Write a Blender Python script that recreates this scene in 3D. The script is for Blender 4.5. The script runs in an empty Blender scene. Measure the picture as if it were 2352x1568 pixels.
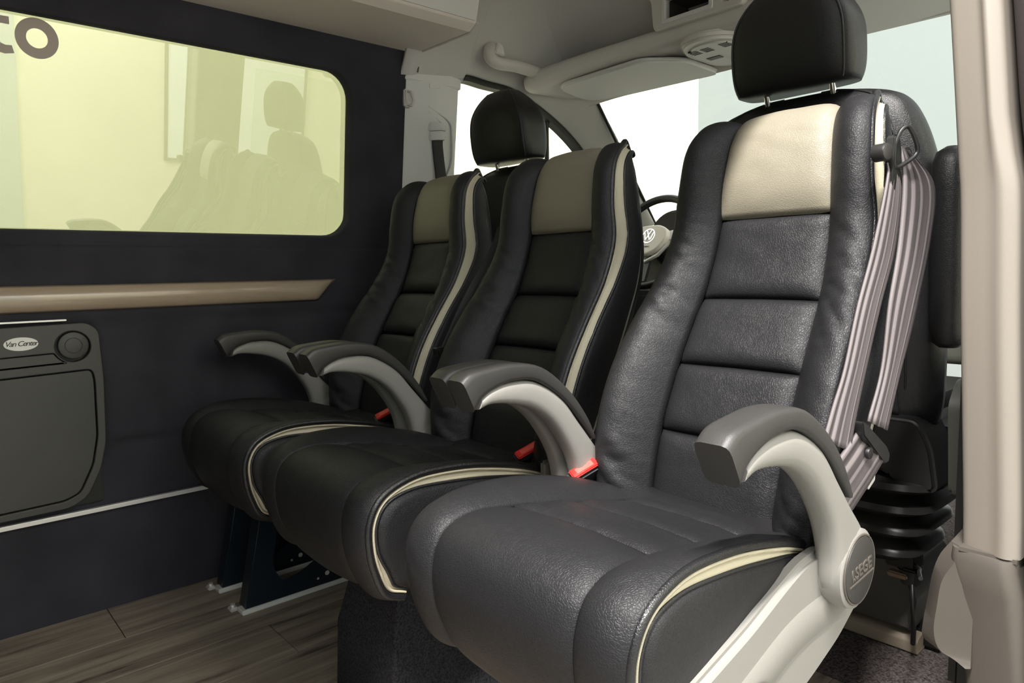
import bpy, bmesh, math, random
from mathutils import Vector, Matrix, noise
import numpy as np
random.seed(4)
scene = bpy.context.scene
COL = scene.collection
PI = math.pi

# ------------------------------------------------------------------ camera
cam_d = bpy.data.cameras.new('camera'); cam = bpy.data.objects.new('camera', cam_d); COL.objects.link(cam)
FPX = 1605.0
cam_d.sensor_fit = 'HORIZONTAL'; cam_d.sensor_width = 36.0; cam_d.lens = FPX / 2352 * 36.0
cam_d.clip_start = 0.02; cam_d.clip_end = 100
CAMZ = 0.845
_vy = Vector((3010 - 1176, 590 - 784, FPX)).normalized()
_vx = -Vector((-243 - 1176, 651 - 784, FPX)).normalized()
_vx = (_vx - _vy * _vx.dot(_vy)).normalized()
_vz = _vx.cross(_vy)
# columns of the camera's world matrix: right, up, backward
_R = Matrix((_vx, _vy, _vz))
_right = _R @ Vector((1, 0, 0)); _up = _R @ Vector((0, -1, 0)); _back = _R @ Vector((0, 0, -1))
M = Matrix.Identity(4)
for i in range(3):
    M[i][0] = _right[i]; M[i][1] = _up[i]; M[i][2] = _back[i]
M.translation = Vector((0, 0, CAMZ))
cam.matrix_world = M
scene.camera = cam

# ------------------------------------------------------------------ light and exposure
scene.view_settings.view_transform = 'Standard'
scene.view_settings.look = 'None'
scene.view_settings.gamma = 1
scene.view_settings.use_curve_mapping = False
scene.view_settings.exposure = 1.1
world = bpy.data.worlds.new('showroom_light'); scene.world = world; world.use_nodes = True
bg = world.node_tree.nodes['Background']
bg.inputs[0].default_value = (0.98, 0.985, 1.0, 1); bg.inputs[1].default_value = 0.9

def area(name, loc, target, sx, sy, power, color=(1, 1, 1), along=None):
    d = bpy.data.lights.new(name, 'AREA'); d.shape = 'RECTANGLE'; d.size = sx; d.size_y = sy; d.energy = power; d.color = color
    o = bpy.data.objects.new(name, d); COL.objects.link(o); o.location = loc
    o.rotation_euler = (Vector(target) - Vector(loc)).to_track_quat('-Z', 'Y').to_euler()
    if along:
        z = (Vector(loc) - Vector(target)).normalized(); y = Vector(along); y = (y - z * y.dot(z)).normalized(); x = y.cross(z)
        o.rotation_euler = Matrix((x, y, z)).transposed().to_euler()
    return o
area('key_and_fill_lamp', (0.10, -0.30, 2.95), (-0.55, 0.75, 0.75), 0.06, 1.3, 108, (1, 0.96, 0.92), (0, 1, 0))
area('key_and_fill_lamp', (2.6, 0.8, 3.3), (4.0, 0.8, 1.0), 0.8, 3.0, 130, (1, 0.98, 0.93))  # added fill, brightens the right wall mirrored in the side window
area('key_and_fill_lamp', (-4.6, 4.9, 3.4), (-4.6, 6.0, 1.4), 2.4, 0.6, 90, (1, 1, 0.93))  # added fill, keeps the front wall white behind the windscreen
area('key_and_fill_lamp', (-3.6, 0.6, 3.2), (-5.2, 1.2, 1.2), 2.5, 1.5, 10, (1, 0.98, 0.9))  # added fill for the cream wall seen through the green glass

# ------------------------------------------------------------------ materials
def lin(c):
    return tuple(((x / 255) / 12.92 if x / 255 <= 0.04045 else (((x / 255) + 0.055) / 1.055) ** 2.4) for x in c) + (1,)

def mat(name, rgb, rough=0.5, metal=0.0, bump=0.0, scale=200, kind='noise', coat=0.0, var=0.0, vscale=5, spec=0.5, sheen=0.0, stretch=(1, 1, 1)):
    m = bpy.data.materials.new(name); m.use_nodes = True
    nt = m.node_tree; b = nt.nodes['Principled BSDF']
    b.inputs['Base Color'].default_value = lin(rgb); b.inputs['Roughness'].default_value = rough
    b.inputs['Metallic'].default_value = metal; b.inputs['Coat Weight'].default_value = coat
    b.inputs['Coat Roughness'].default_value = 0.12
    b.inputs['Specular IOR Level'].default_value = spec
    b.inputs['Sheen Weight'].default_value = sheen
    tc = nt.nodes.new('ShaderNodeTexCoord'); mp = nt.nodes.new('ShaderNodeMapping')
    mp.inputs['Scale'].default_value = stretch
    nt.links.new(tc.outputs['Object'], mp.inputs['Vector'])
    if var > 0:
        n = nt.nodes.new('ShaderNodeTexNoise'); n.inputs['Scale'].default_value = vscale; n.inputs['Detail'].default_value = 4
        nt.links.new(mp.outputs[0], n.inputs['Vector'])
        mr = nt.nodes.new('ShaderNodeMapRange'); mr.inputs[1].default_value = 0.3; mr.inputs[2].default_value = 0.7
        mr.inputs[3].default_value = 1 - var; mr.inputs[4].default_value = 1 + var
        nt.links.new(n.outputs['Fac'], mr.inputs[0])
        mx = nt.nodes.new('ShaderNodeMix'); mx.data_type = 'RGBA'; mx.blend_type = 'MULTIPLY'; mx.inputs[0].default_value = 1
        mx.inputs[6].default_value = lin(rgb)
        nt.links.new(mr.outputs[0], mx.inputs[7])
        nt.links.new(mx.outputs[2], b.inputs['Base Color'])
    if bump > 0:
        bp = nt.nodes.new('ShaderNodeBump'); bp.inputs['Strength'].default_value = bump; bp.inputs['Distance'].default_value = 0.001
        if kind == 'leather':
            v = nt.nodes.new('ShaderNodeTexVoronoi'); v.feature = 'DISTANCE_TO_EDGE'; v.inputs['Scale'].default_value = scale
            nz = nt.nodes.new('ShaderNodeTexNoise'); nz.inputs['Scale'].default_value = 60; nz.inputs['Detail'].default_value = 3
            dm = nt.nodes.new('ShaderNodeVectorMath'); dm.operation = 'MULTIPLY_ADD'
            dm.inputs[1].default_value = (0.012, 0.012, 0.012)
            nt.links.new(nz.outputs['Color'], dm.inputs[0]); nt.links.new(mp.outputs[0], dm.inputs[2])
            nt.links.new(dm.outputs[0], v.inputs['Vector']); nt.links.new(mp.outputs[0], nz.inputs['Vector'])
            n2 = nt.nodes.new('ShaderNodeTexNoise'); n2.inputs['Scale'].default_value = 28; n2.inputs['Detail'].default_value = 5
            nt.links.new(mp.outputs[0], n2.inputs['Vector'])
            mn = nt.nodes.new('ShaderNodeMath'); mn.operation = 'MINIMUM'; mn.inputs[1].default_value = 0.18
            nt.links.new(v.outputs['Distance'], mn.inputs[0])
            ad = nt.nodes.new('ShaderNodeMath'); ad.operation = 'MULTIPLY_ADD'; ad.inputs[1].default_value = 0.7
            nt.links.new(n2.outputs['Fac'], ad.inputs[0]); 
            sc_ = nt.nodes.new('ShaderNodeMath'); sc_.operation = 'MULTIPLY'; sc_.inputs[1].default_value = 2.4
            nt.links.new(mn.outputs[0], sc_.inputs[0]); nt.links.new(sc_.outputs[0], ad.inputs[2])
            nt.links.new(ad.outputs[0], bp.inputs['Height'])
        else:
            n = nt.nodes.new('ShaderNodeTexNoise'); n.inputs['Scale'].default_value = scale; n.inputs['Detail'].default_value = 3
            nt.links.new(mp.outputs[0], n.inputs['Vector']); nt.links.new(n.outputs['Fac'], bp.inputs['Height'])
        nt.links.new(bp.outputs[0], b.inputs['Normal'])
    return m

LEATHER = mat('black_leather', (33, 33, 35), 0.48, bump=0.5, scale=300, kind='leather', spec=0.32)
CREAM = mat('cream_leather', (135, 129, 113), 0.5, bump=0.4, scale=340, kind='leather')
BEIGE = mat('beige_piping', (190, 182, 158), 0.5, bump=0.3, scale=300, kind='leather')
PIPE = mat('black_piping', (25, 25, 27), 0.36, bump=0.4, scale=300, kind='leather', spec=0.6)
ARMSHELL = mat('cream_plastic', (138, 136, 131), 0.42, bump=0.12, scale=900)
PAD = mat('grey_soft_plastic', (55, 54, 53), 0.42, bump=0.25, scale=1200)
SHELL = mat('grey_plastic', (108, 107, 98), 0.5, bump=0.15, scale=900)
BLACKP = mat('black_plastic', (26, 26, 27), 0.42, bump=0.15, scale=900)
DARKP = mat('dark_moulded_plastic', (42, 41, 41), 0.38, bump=0.25, scale=700)
NAVY = mat('navy_felt', (58, 57, 63), 0.95, bump=0.35, scale=900, var=0.18, vscale=7, spec=0.15)
TRIM = mat('beige_trim_plastic', (222, 220, 218), 0.6, bump=0.15, scale=1100)
TRIMW = mat('warm_beige_trim', (214, 210, 205), 0.55, bump=0.15, scale=1100)
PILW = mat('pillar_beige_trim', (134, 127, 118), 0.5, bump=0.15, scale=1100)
LOWTRIM = mat('taupe_trim_plastic', (86, 80, 74), 0.55, bump=0.15, scale=1100)
HEADL = mat('headliner_fabric', (205, 202, 198), 0.95, bump=0.3, scale=700, spec=0.1)
BOXPANEL = mat('laminated_beige_board', (228, 217, 207), 0.8, bump=0.1, scale=500)
CHROME = mat('chrome', (225, 225, 225), 0.08, metal=1.0)
ALU = mat('brushed_aluminium', (235, 233, 230), 0.4, metal=0.5)
WHITEM = mat('white_enamel', (225, 225, 220), 0.4)
RED = mat('red_plastic', (215, 30, 22), 0.3, coat=0.4)
REDL = mat('pale_red_plastic', (238, 92, 80), 0.35)
STEELB = mat('blue_grey_painted_steel', (28, 40, 50), 0.32, metal=0.3, coat=0.2)
CARPET = mat('black_carpet', (52, 52, 56), 1.0, bump=1.0, scale=420, var=0.5, vscale=260, spec=0.05)
CABCARPET = mat('grey_fleck_carpet', (84, 78, 77), 1.0, bump=1.0, scale=350, var=0.75, vscale=230, spec=0.05)
FRONTLEATHER = mat('black_seat_leather', (24, 24, 26), 0.42, bump=0.3, scale=300, kind='leather')
MAP = mat('black_seat_back_fabric', (27, 26, 27), 0.8, bump=0.3, scale=900)
RUBBER = mat('black_rubber', (16, 17, 16), 0.5)
BROWNSEAL = mat('dark_door_seal', (48, 42, 42), 0.55, bump=0.2, scale=600)
WHITEW = mat('showroom_white_wall', (244, 243, 232), 0.8)
GREYW = mat('showroom_grey_wall', (184, 192, 193), 0.8)
CREAMW = mat('showroom_cream_wall', (238, 232, 205), 0.8, var=0.05, vscale=0.7)
SHOWFLOOR = mat('showroom_floor', (150, 148, 142), 0.5)
INK = mat('dark_ink', (50, 45, 45), 0.6)
DIGIT = mat('white_badge', (238, 238, 232), 0.35)
DECAL = mat('grey_window_decal', (185, 172, 162), 0.6)
WALLPLAST = mat('dark_grey_wall_plastic', (66, 66, 62), 0.45, bump=0.2, scale=700, var=0.08, vscale=6)
WALLPLAST2 = mat('dark_grey_table_leaf', (58, 59, 55), 0.4, bump=0.15, scale=500, var=0.12, vscale=4)
DOORG = mat('dark_grey_door_plastic', (66, 67, 62), 0.5, bump=0.2, scale=700)
STEP = mat('taupe_step_plastic', (150, 138, 122), 0.5, bump=0.15, scale=900)
BASEP = mat('grey_base_plastic', (78, 76, 74), 0.45, bump=0.2, scale=700)
BELL = mat('black_bellows_rubber', (44, 43, 42), 0.3, bump=0.1, scale=700)
LENS = mat('lamp_lens', (180, 178, 165), 0.25)
BOARD = mat('white_board', (235, 240, 240), 0.4)

def belt_mat():
    m = bpy.data.materials.new('grey_striped_webbing'); m.use_nodes = True; nt = m.node_tree; b = nt.nodes['Principled BSDF']
    b.inputs['Roughness'].default_value = 0.6
    uv = nt.nodes.new('ShaderNodeUVMap'); sp = nt.nodes.new('ShaderNodeSeparateXYZ'); nt.links.new(uv.outputs[0], sp.inputs[0])
    mu = nt.nodes.new('ShaderNodeMath'); mu.operation = 'MULTIPLY'; mu.inputs[1].default_value = 2 * PI * 4; nt.links.new(sp.outputs[0], mu.inputs[0])
    sn = nt.nodes.new('ShaderNodeMath'); sn.operation = 'SINE'; nt.links.new(mu.outputs[0], sn.inputs[0])
    cr = nt.nodes.new('ShaderNodeValToRGB'); nt.links.new(sn.outputs[0], cr.inputs[0])
    cr.color_ramp.elements[0].position = 0.1; cr.color_ramp.elements[0].color = lin((70, 64, 66))
    cr.color_ramp.elements[1].position = 0.75; cr.color_ramp.elements[1].color = lin((122, 115, 116))
    nt.links.new(cr.outputs[0], b.inputs['Base Color'])
    tc = nt.nodes.new('ShaderNodeTexCoord'); n = nt.nodes.new('ShaderNodeTexNoise'); n.inputs['Scale'].default_value = 900
    nt.links.new(tc.outputs['Object'], n.inputs['Vector'])
    bp = nt.nodes.new('ShaderNodeBump'); bp.inputs['Strength'].default_value = 0.5; bp.inputs['Distance'].default_value = 0.0008
    ad = nt.nodes.new('ShaderNodeMath'); ad.operation = 'ADD'; nt.links.new(n.outputs[0], ad.inputs[0]); nt.links.new(sn.outputs[0], ad.inputs[1])
    nt.links.new(ad.outputs[0], bp.inputs['Height']); nt.links.new(bp.outputs[0], b.inputs['Normal'])
    return m
WEB = belt_mat()
WEBD = mat('black_webbing', (40, 38, 40), 0.6, bump=0.4, scale=900)

def wood_mat(name, c1, c2, rough, gloss=0.0, axis_scale=(14, 1.1, 14)):
    m = bpy.data.materials.new(name); m.use_nodes = True; nt = m.node_tree; b = nt.nodes['Principled BSDF']
    b.inputs['Roughness'].default_value = rough; b.inputs['Coat Weight'].default_value = gloss; b.inputs['Coat Roughness'].default_value = 0.06
    tc = nt.nodes.new('ShaderNodeTexCoord'); oi = nt.nodes.new('ShaderNodeObjectInfo')
    mp = nt.nodes.new('ShaderNodeMapping'); mp.inputs['Scale'].default_value = axis_scale
    nt.links.new(tc.outputs['Object'], mp.inputs['Vector'])
    cb = nt.nodes.new('ShaderNodeMath'); cb.operation = 'MULTIPLY'; cb.inputs[1].default_value = 37; nt.links.new(oi.outputs['Random'], cb.inputs[0])
    ds = nt.nodes.new('ShaderNodeTexNoise'); ds.noise_dimensions = '4D'; ds.inputs['Scale'].default_value = 1.2; ds.inputs['Detail'].default_value = 2
    nt.links.new(mp.outputs[0], ds.inputs['Vector']); nt.links.new(cb.outputs[0], ds.inputs['W'])
    va = nt.nodes.new('ShaderNodeVectorMath'); va.operation = 'MULTIPLY_ADD'; va.inputs[1].default_value = (0.9, 0.9, 0.9)
    nt.links.new(ds.outputs['Color'], va.inputs[0]); nt.links.new(mp.outputs[0], va.inputs[2])
    n = nt.nodes.new('ShaderNodeTexNoise'); n.noise_dimensions = '4D'; n.inputs['Scale'].default_value = 2.4; n.inputs['Detail'].default_value = 9; n.inputs['Roughness'].default_value = 0.62
    nt.links.new(va.outputs[0], n.inputs['Vector']); nt.links.new(cb.outputs[0], n.inputs['W'])
    cr = nt.nodes.new('ShaderNodeValToRGB'); nt.links.new(n.outputs['Fac'], cr.inputs[0])
    e = cr.color_ramp.elements; e[0].position = 0.33; e[0].color = lin(c1); e[1].position = 0.68; e[1].color = lin(c2)
    k = e.new(0.40); k.color = lin(tuple((a + d) / 2 for a, d in zip(c1, c2)))
    nt.links.new(cr.outputs[0], b.inputs['Base Color'])
    bp = nt.nodes.new('ShaderNodeBump'); bp.inputs['Strength'].default_value = 0.25; bp.inputs['Distance'].default_value = 0.001
    nt.links.new(n.outputs['Fac'], bp.inputs['Height']); nt.links.new(bp.outputs[0], b.inputs['Normal'])
    return m
WOODF = wood_mat('grey_oak_floor', (66, 57, 50), (168, 155, 138), 0.5)
WOODG = wood_mat('gloss_walnut_grey_veneer', (150, 132, 112), (182, 164, 142), 0.3, 0.8)

def glass_mat(name, tint, refl, rough=0.0):
    m = bpy.data.materials.new(name); m.use_nodes = True; nt = m.node_tree
    for n in list(nt.nodes):
        if n.type == 'BSDF_PRINCIPLED': nt.nodes.remove(n)
    out = [n for n in nt.nodes if n.type == 'OUTPUT_MATERIAL'][0]
    t = nt.nodes.new('ShaderNodeBsdfTransparent'); t.inputs[0].default_value = tint
    g = nt.nodes.new('ShaderNodeBsdfGlossy'); g.inputs['Roughness'].default_value = rough; g.inputs[0].default_value = (1, 1, 1, 1)
    f = nt.nodes.new('ShaderNodeFresnel'); f.inputs['IOR'].default_value = refl
    mx = nt.nodes.new('ShaderNodeMixShader'); ge = nt.nodes.new('ShaderNodeNewGeometry'); iv = nt.nodes.new('ShaderNodeMath'); iv.operation = 'SUBTRACT'; iv.inputs[0].default_value = 1; nt.links.new(ge.outputs['Backfacing'], iv.inputs[1])
    ml_ = nt.nodes.new('ShaderNodeMath'); ml_.operation = 'MULTIPLY'; nt.links.new(f.outputs[0], ml_.inputs[0]); nt.links.new(iv.outputs[0], ml_.inputs[1]); nt.links.new(ml_.outputs[0], mx.inputs[0]); nt.links.new(t.outputs[0], mx.inputs[1]); nt.links.new(g.outputs[0], mx.inputs[2])
    nt.links.new(mx.outputs[0], out.inputs[0])
    return m
GREENGLASS = glass_mat('green_tinted_glass', (0.63, 0.665, 0.56, 1), 2.1)
CLEARGLASS = glass_mat('clear_glass', (0.93, 0.95, 0.93, 1), 1.25)

# ------------------------------------------------------------------ mesh helpers
def link(name, verts, faces, m, parent=None, smooth=True, uvs=None, auto=None):
    me = bpy.data.meshes.new(name); me.from_pydata([tuple(v) for v in verts], [], faces); me.update()
    if isinstance(m, (list, tuple)):
        for k in m: me.materials.append(k)
    else: me.materials.append(m)
    if uvs:
        l = me.uv_layers.new(name='UVMap')
        for lp in me.loops: l.data[lp.index].uv = uvs[lp.vertex_index]
    bm = bmesh.new(); bm.from_mesh(me); bmesh.ops.recalc_face_normals(bm, faces=bm.faces)
    bm.to_mesh(me); bm.free()
    for p in me.polygons: p.use_smooth = smooth
    if auto: me.set_sharp_from_angle(angle=math.radians(auto))
    o = bpy.data.objects.new(name, me); COL.objects.link(o)
    if parent: o.parent = parent
    return o

def bm_link(name, bm, m, parent=None, smooth=True, auto=35):
    me = bpy.data.meshes.new(name); bmesh.ops.recalc_face_normals(bm, faces=bm.faces); bm.to_mesh(me); bm.free()
    me.materials.append(m)
    for p in me.polygons: p.use_smooth = smooth
    if smooth and auto: me.set_sharp_from_angle(angle=math.radians(auto))
    o = bpy.data.objects.new(name, me); COL.objects.link(o)
    if parent: o.parent = parent
    return o

def tag(o, label=None, cat=None, group=None, kind=None):
    if label: o['label'] = label
    if cat: o['category'] = cat
    if group: o['group'] = group
    if kind: o['kind'] = kind
    return o
def struct(o): o['kind'] = 'structure'; return o
def empty(name, loc=(0, 0, 0)):
    o = bpy.data.objects.new(name, None); COL.objects.link(o); o.location = loc; o.empty_display_size = 0.05
    return o

def grid(fn, nu, nv):
    V = []; F = []
    for i in range(nu + 1):
        for j in range(nv + 1):
            V.append(Vector(fn(i / nu, j / nv)))
    for i in range(nu):
        for j in range(nv):
            a = i * (nv + 1) + j
            F.append((a, a + 1, a + nv + 2, a + nv + 1))
    return V, F
def gridobj(name, fn, nu, nv, m, parent=None, thick=0.0, offset=-1, uv=False):
    V, F = grid(fn, nu, nv)
    uvs = [(j / nv, i / nu) for i in range(nu + 1) for j in range(nv + 1)] if uv else None
    o = link(name, V, F, m, parent, uvs=uvs)
    if thick: 
        s = o.modifiers.new('thickness', 'SOLIDIFY'); s.thickness = thick; s.offset = offset
    return o

def loft(rings, closed=True, caps=True):
    n = len(rings[0]); V = [Vector(p) for r in rings for p in r]; F = []
    for i in range(len(rings) - 1):
        for j in range(n if closed else n - 1):
            k = (j + 1) % n
            F.append((i * n + j, i * n + k, (i + 1) * n + k, (i + 1) * n + j))
    if caps:
        F.append(tuple(range(n))[::-1]); F.append(tuple((len(rings) - 1) * n + j for j in range(n)))
    return V, F

def cr(pts, n):
    """Catmull-Rom through pts (any dimension), n samples"""
    P = [np.array(p, float) for p in pts]; P = [2 * P[0] - P[1]] + P + [2 * P[-1] - P[-2]]
    out = []; m = len(P) - 3
    for i in range(n):
        t = i / (n - 1) * m; k = min(int(t), m - 1); f = t - k
        a, b, c, d = P[k:k + 4]
        out.append(0.5 * ((2 * b) + (-a + c) * f + (2 * a - 5 * b + 4 * c - d) * f * f + (-a + 3 * b - 3 * c + d) * f ** 3))
    return out

def tube_vf(path, r, res=8, flat=1.0, radii=None):
    path = [Vector(p) for p in path]; rings = []
    up = Vector((0, 0, 1))
    prev = None
    for i, p in enumerate(path):
        t = (path[min(i + 1, len(path) - 1)] - path[max(i - 1, 0)]).normalized()
        if prev is None:
            a = t.cross(up if abs(t.z) < 0.95 else Vector((1, 0, 0))).normalized()
        else:
            a = (prev - t * prev.dot(t)).normalized()
        prev = a; b = t.cross(a)
        rr = radii[i] if radii else r
        rings.append([p + a * math.cos(2 * PI * k / res) * rr + b * math.sin(2 * PI * k / res) * rr * flat for k in range(res)])
    return loft(rings)
def tube(name, path, r, m, parent=None, res=8, flat=1.0, radii=None):
    V, F = tube_vf(path, r, res, flat, radii)
    return link(name, V, F, m, parent, auto=60)

def box(name, lo, hi, m, parent=None, bevel=0.0, seg=2):
    bm = bmesh.new(); bmesh.ops.create_cube(bm, size=1)
    lo = Vector(lo); hi = Vector(hi); c = (lo + hi) / 2; s = hi - lo
    for v in bm.verts: v.co = Vector((v.co.x * s.x, v.co.y * s.y, v.co.z * s.z)) + c
    if bevel > 0: bmesh.ops.bevel(bm, geom=bm.edges[:], offset=bevel, segments=seg, affect='EDGES', clamp_overlap=True)
    return bm_link(name, bm, m, parent, smooth=bevel > 0)

def prism(name, poly, fn, m, parent=None, bevel=0.0, seg=2, smooth=True):
    """poly: 2D points; fn(p, side) -> 3D; side 0/1"""
    bm = bmesh.new()
    a = [bm.verts.new(fn(p, 0)) for p in poly]; b = [bm.verts.new(fn(p, 1)) for p in poly]
    n = len(poly)
    f0 = bm.faces.new(a); f1 = bm.faces.new(b[::-1])
    for i in range(n): bm.faces.new((a[i], a[(i + 1) % n], b[(i + 1) % n], b[i]))
    bmesh.ops.recalc_face_normals(bm, faces=bm.faces)
    if bevel > 0:
        es = set(f1.edges) | set(f0.edges)
        bmesh.ops.bevel(bm, geom=list(es), offset=bevel, segments=seg, affect='EDGES', clamp_overlap=True)
    return bm_link(name, bm, m, parent, smooth=smooth)

def plate(name, outer, holes, thick, mtx, m, parent=None, bevel=0.0):
    """flat plate with holes from 2D outlines; local z thickness centred, then mtx"""
    cu = bpy.data.curves.new(name, 'CURVE'); cu.dimensions = '2D'; cu.fill_mode = 'BOTH'; cu.extrude = thick / 2; cu.bevel_depth = bevel; cu.bevel_resolution = 2
    cu.offset = -bevel
    for poly in [outer] + holes:
        s = cu.splines.new('POLY'); s.points.add(len(poly) - 1); s.use_cyclic_u = True
        for i, p in enumerate(poly): s.points[i].co = (p[0], p[1], 0, 1)
    tmp = bpy.data.objects.new('tmp', cu); COL.objects.link(tmp)
    dg = bpy.context.evaluated_depsgraph_get(); dg.update()
    me = bpy.data.meshes.new_from_object(tmp.evaluated_get(dg))
    bpy.data.objects.remove(tmp); bpy.data.curves.remove(cu)
    me.name = name; me.transform(mtx); me.materials.clear(); me.materials.append(m)
    for p in me.polygons: p.use_smooth = True; p.material_index = 0
    me.set_sharp_from_angle(angle=math.radians(35))
    o = bpy.data.objects.new(name, me); COL.objects.link(o)
    if parent: o.parent = parent
    return o

def text(name, s, size, ext, mtx, m, parent=None, shear=0.0, align='CENTER', bold=0.0, space=1.0):
    cu = bpy.data.curves.new(name, 'FONT'); cu.body = s; cu.size = size; cu.extrude = ext; cu.align_x = align; cu.align_y = 'CENTER'; cu.shear = shear; cu.offset = bold; cu.space_character = space
    tmp = bpy.data.objects.new('tmp', cu); COL.objects.link(tmp)
    dg = bpy.context.evaluated_depsgraph_get(); dg.update()
    me = bpy.data.meshes.new_from_object(tmp.evaluated_get(dg))
    bpy.data.objects.remove(tmp); bpy.data.curves.remove(cu)
    me.name = name; me.transform(mtx); me.materials.clear(); me.materials.append(m)
    o = bpy.data.objects.new(name, me); COL.objects.link(o)
    if parent: o.parent = parent
    return o

def face_x(x, y, z):            # local xy -> world yz, facing +x
    return Matrix(((0, 0, 1, x), (1, 0, 0, y), (0, 1, 0, z), (0, 0, 0, 1)))
TILT = 0.13
def face_w(x, y, z):            # the same, leaning with the upper side wall
    a = math.atan(TILT); c, s = math.cos(a), math.sin(a)
    return Matrix(((0, s, c, x), (1, 0, 0, y), (0, c, -s, z), (0, 0, 0, 1)))
def rrect(x0, y0, x1, y1, r, n=6):
    P = []
    for cx, cy, a0 in ((x1 - r, y1 - r, 0), (x0 + r, y1 - r, 90), (x0 + r, y0 + r, 180), (x1 - r, y0 + r, 270)):
        for k in range(n + 1):
            a = math.radians(a0 + 90 * k / n); P.append((cx + r * math.cos(a), cy + r * math.sin(a)))
    return P
def rounded(pts, r, n=4):
    out = []; N = len(pts)
    for i in range(N):
        p = Vector(pts[i]); a = Vector(pts[i - 1]); b = Vector(pts[(i + 1) % N])
        da = (a - p); db = (b - p); rr = min(r, da.length * 0.45, db.length * 0.45)
        p0 = p + da.normalized() * rr; p1 = p + db.normalized() * rr
        for k in range(n + 1):
            t = k / n; q = p0 * (1 - t) ** 2 + p * 2 * t * (1 - t) + p1 * t * t; out.append((q.x, q.y))
    return out
def disc(name, c, r, axis, depth, m, parent=None, n=40, bevel=0.0):
    """cylinder centred at c, from c to c+axis*depth"""
    ax = Vector(axis).normalized(); a = ax.cross(Vector((0, 0, 1)) if abs(ax.z) < .9 else Vector((1, 0, 0))).normalized(); b = ax.cross(a); c = Vector(c)
    ring = lambda rr, d: [c + ax * d + a * math.cos(2 * PI * k / n) * rr + b * math.sin(2 * PI * k / n) * rr for k in range(n)]
    rs = [ring(r, 0), ring(r, depth - bevel)]
    if bevel: rs.append(ring(r - bevel * 0.3, depth - bevel * 0.3)); rs.append(ring(r - bevel, depth))
    V, F = loft(rs); return link(name, V, F, m, parent, auto=40)
def xW(z): return -1.985 + TILT * (z - 0.97) if z > 0.90 else -1.985 - TILT * 0.07

# ------------------------------------------------------------------ showroom outside the van
def quad(name, a, b, c, d, m): return struct(link(name, [a, b, c, d], [(0, 1, 2, 3)], m, smooth=False))
def slab(name, lo, hi, m): return struct(box(name, lo, hi, m))
slab('ground', (-8, -6, -0.56), (6, 8, -0.5), SHOWFLOOR)
slab('wall_front', (-8, 6.0, -0.5), (6, 6.1, 4.2), WHITEW)
slab('wall_partition', (-3.02, 4.5, -0.5), (0.8, 4.6, 4.2), GREYW)
slab('wall_left_outside', (-5.3, -6, -0.5), (-5.2, 6, 4.2), CREAMW)
slab('wall_right', (4.0, -6, -0.5), (4.1, 6, 3.4), CREAMW)
slab('wall_back', (-5.2, -6.0, -0.5), (4.0, -5.9, 3.4), WHITEW)

slab('wall_right_recess', (3.9, -6, -0.5), (4.0, 0.96, 3.4), GREYW)
wb = empty('whiteboard', (3.98, 2.95, 1.25)); tag(wb, 'white board with grey frame mirrored faintly in the green side window', 'board')
box('board_face', (-.01, -.72, -.70), (0, .72, .70), BOARD, wb)
for lo, hi in (((-.02, -.75, -.73), (0, .75, -.70)), ((-.02, -.75, .70), (0, .75, .73)), ((-.02, -.75, -.73), (0, -.72, .73)), ((-.02, .72, -.73), (0, .75, .73))): box('frame', lo, hi, LOWTRIM, wb)
for k in range(10): box('row_line', (-.013, -.54, .20 + k * .030), (-.009, -.34, .214 + k * .030), LOWTRIM, wb)
for y, z, a, b in ((-.46, .10, .03, .05), (-.5, -.05, .02, .02), (-.40, -.12, .05, .03), (-.44, -.30, .02, .05), (-.50, -.47, .03, .03), (-.36, -.44, .03, .03), (-.33, -.22, .03, .06), (-.52, .02, .015, .03)): disc('magnet', (-.012, y, z), a, (-1, 0, 0), .008, DARKP, wb, n=16)

# ------------------------------------------------------------------ van floor
fl = struct(box('floor', (-2.0, -1.2, -0.03), (-0.40, 1.39, -0.0035), BLACKP))
xs = [-1.999, -1.80, -1.628, -1.456, -1.284, -1.112, -0.94, -0.768, -0.596, -0.42]
ends = [[-1.2, -0.86, 0.345, 1.388], [-1.2, -0.2, 0.98, 1.388], [-1.2, -0.55, 0.62, 1.388]]
base = None
for i in range(len(xs) - 1):
    e = ends[i % 3]
    for j in range(len(e) - 1):
        box('plank', (xs[i] + 0.0008, e[j] + 0.0008, -0.0035), (xs[i + 1] - 0.0008, e[j + 1] - 0.0008, 0.0), WOODF, fl, bevel=0.0008, seg=1)
cabf = struct(box('floor_cab', (-2.0, 1.392, -0.04), (-0.36, 3.0, -0.002), CABCARPET))

# ------------------------------------------------------------------ left wall
wl = empty('wall_left'); struct(wl)
def sm(a, b, x):
    t = min(max((x - a) / (b - a), 0), 1); return t * t * (3 - 2 * t)
def lowwall(u, v):
    y = -1.2 + u * 2.47; z = -0.03 + v * 0.96
    x = -1.996
    # pressed mouldings under the felt
    pad = sm(0.425, 0.447, z) * (1 - sm(0.715, 0.738, z)) * sm(0.36, 0.4, y)
    rib = 1 - 0.5 * (sm(0.49, 0.515, y) - sm(0.53, 0.56, y)) - 0.5 * (sm(0.66, 0.68, y) - sm(0.70, 0.73, y)) - 0.4 * (sm(0.93, 0.95, y) - sm(0.97, 1.0, y))
    x += 0.017 * pad * rib + 0.012 * sm(0.732, 0.745, z)
    x += 0.0015 * noise.noise(Vector((y * 6, z * 6, 0)))
    return (x, y, z)
gridobj('wall_felt', lowwall, 170, 80, NAVY, wl, 0.02, 1)
W = [(-1.2, 0.86), (1.262, 0.86), (1.262, 1.62), (-1.2, 1.62)]
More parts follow.
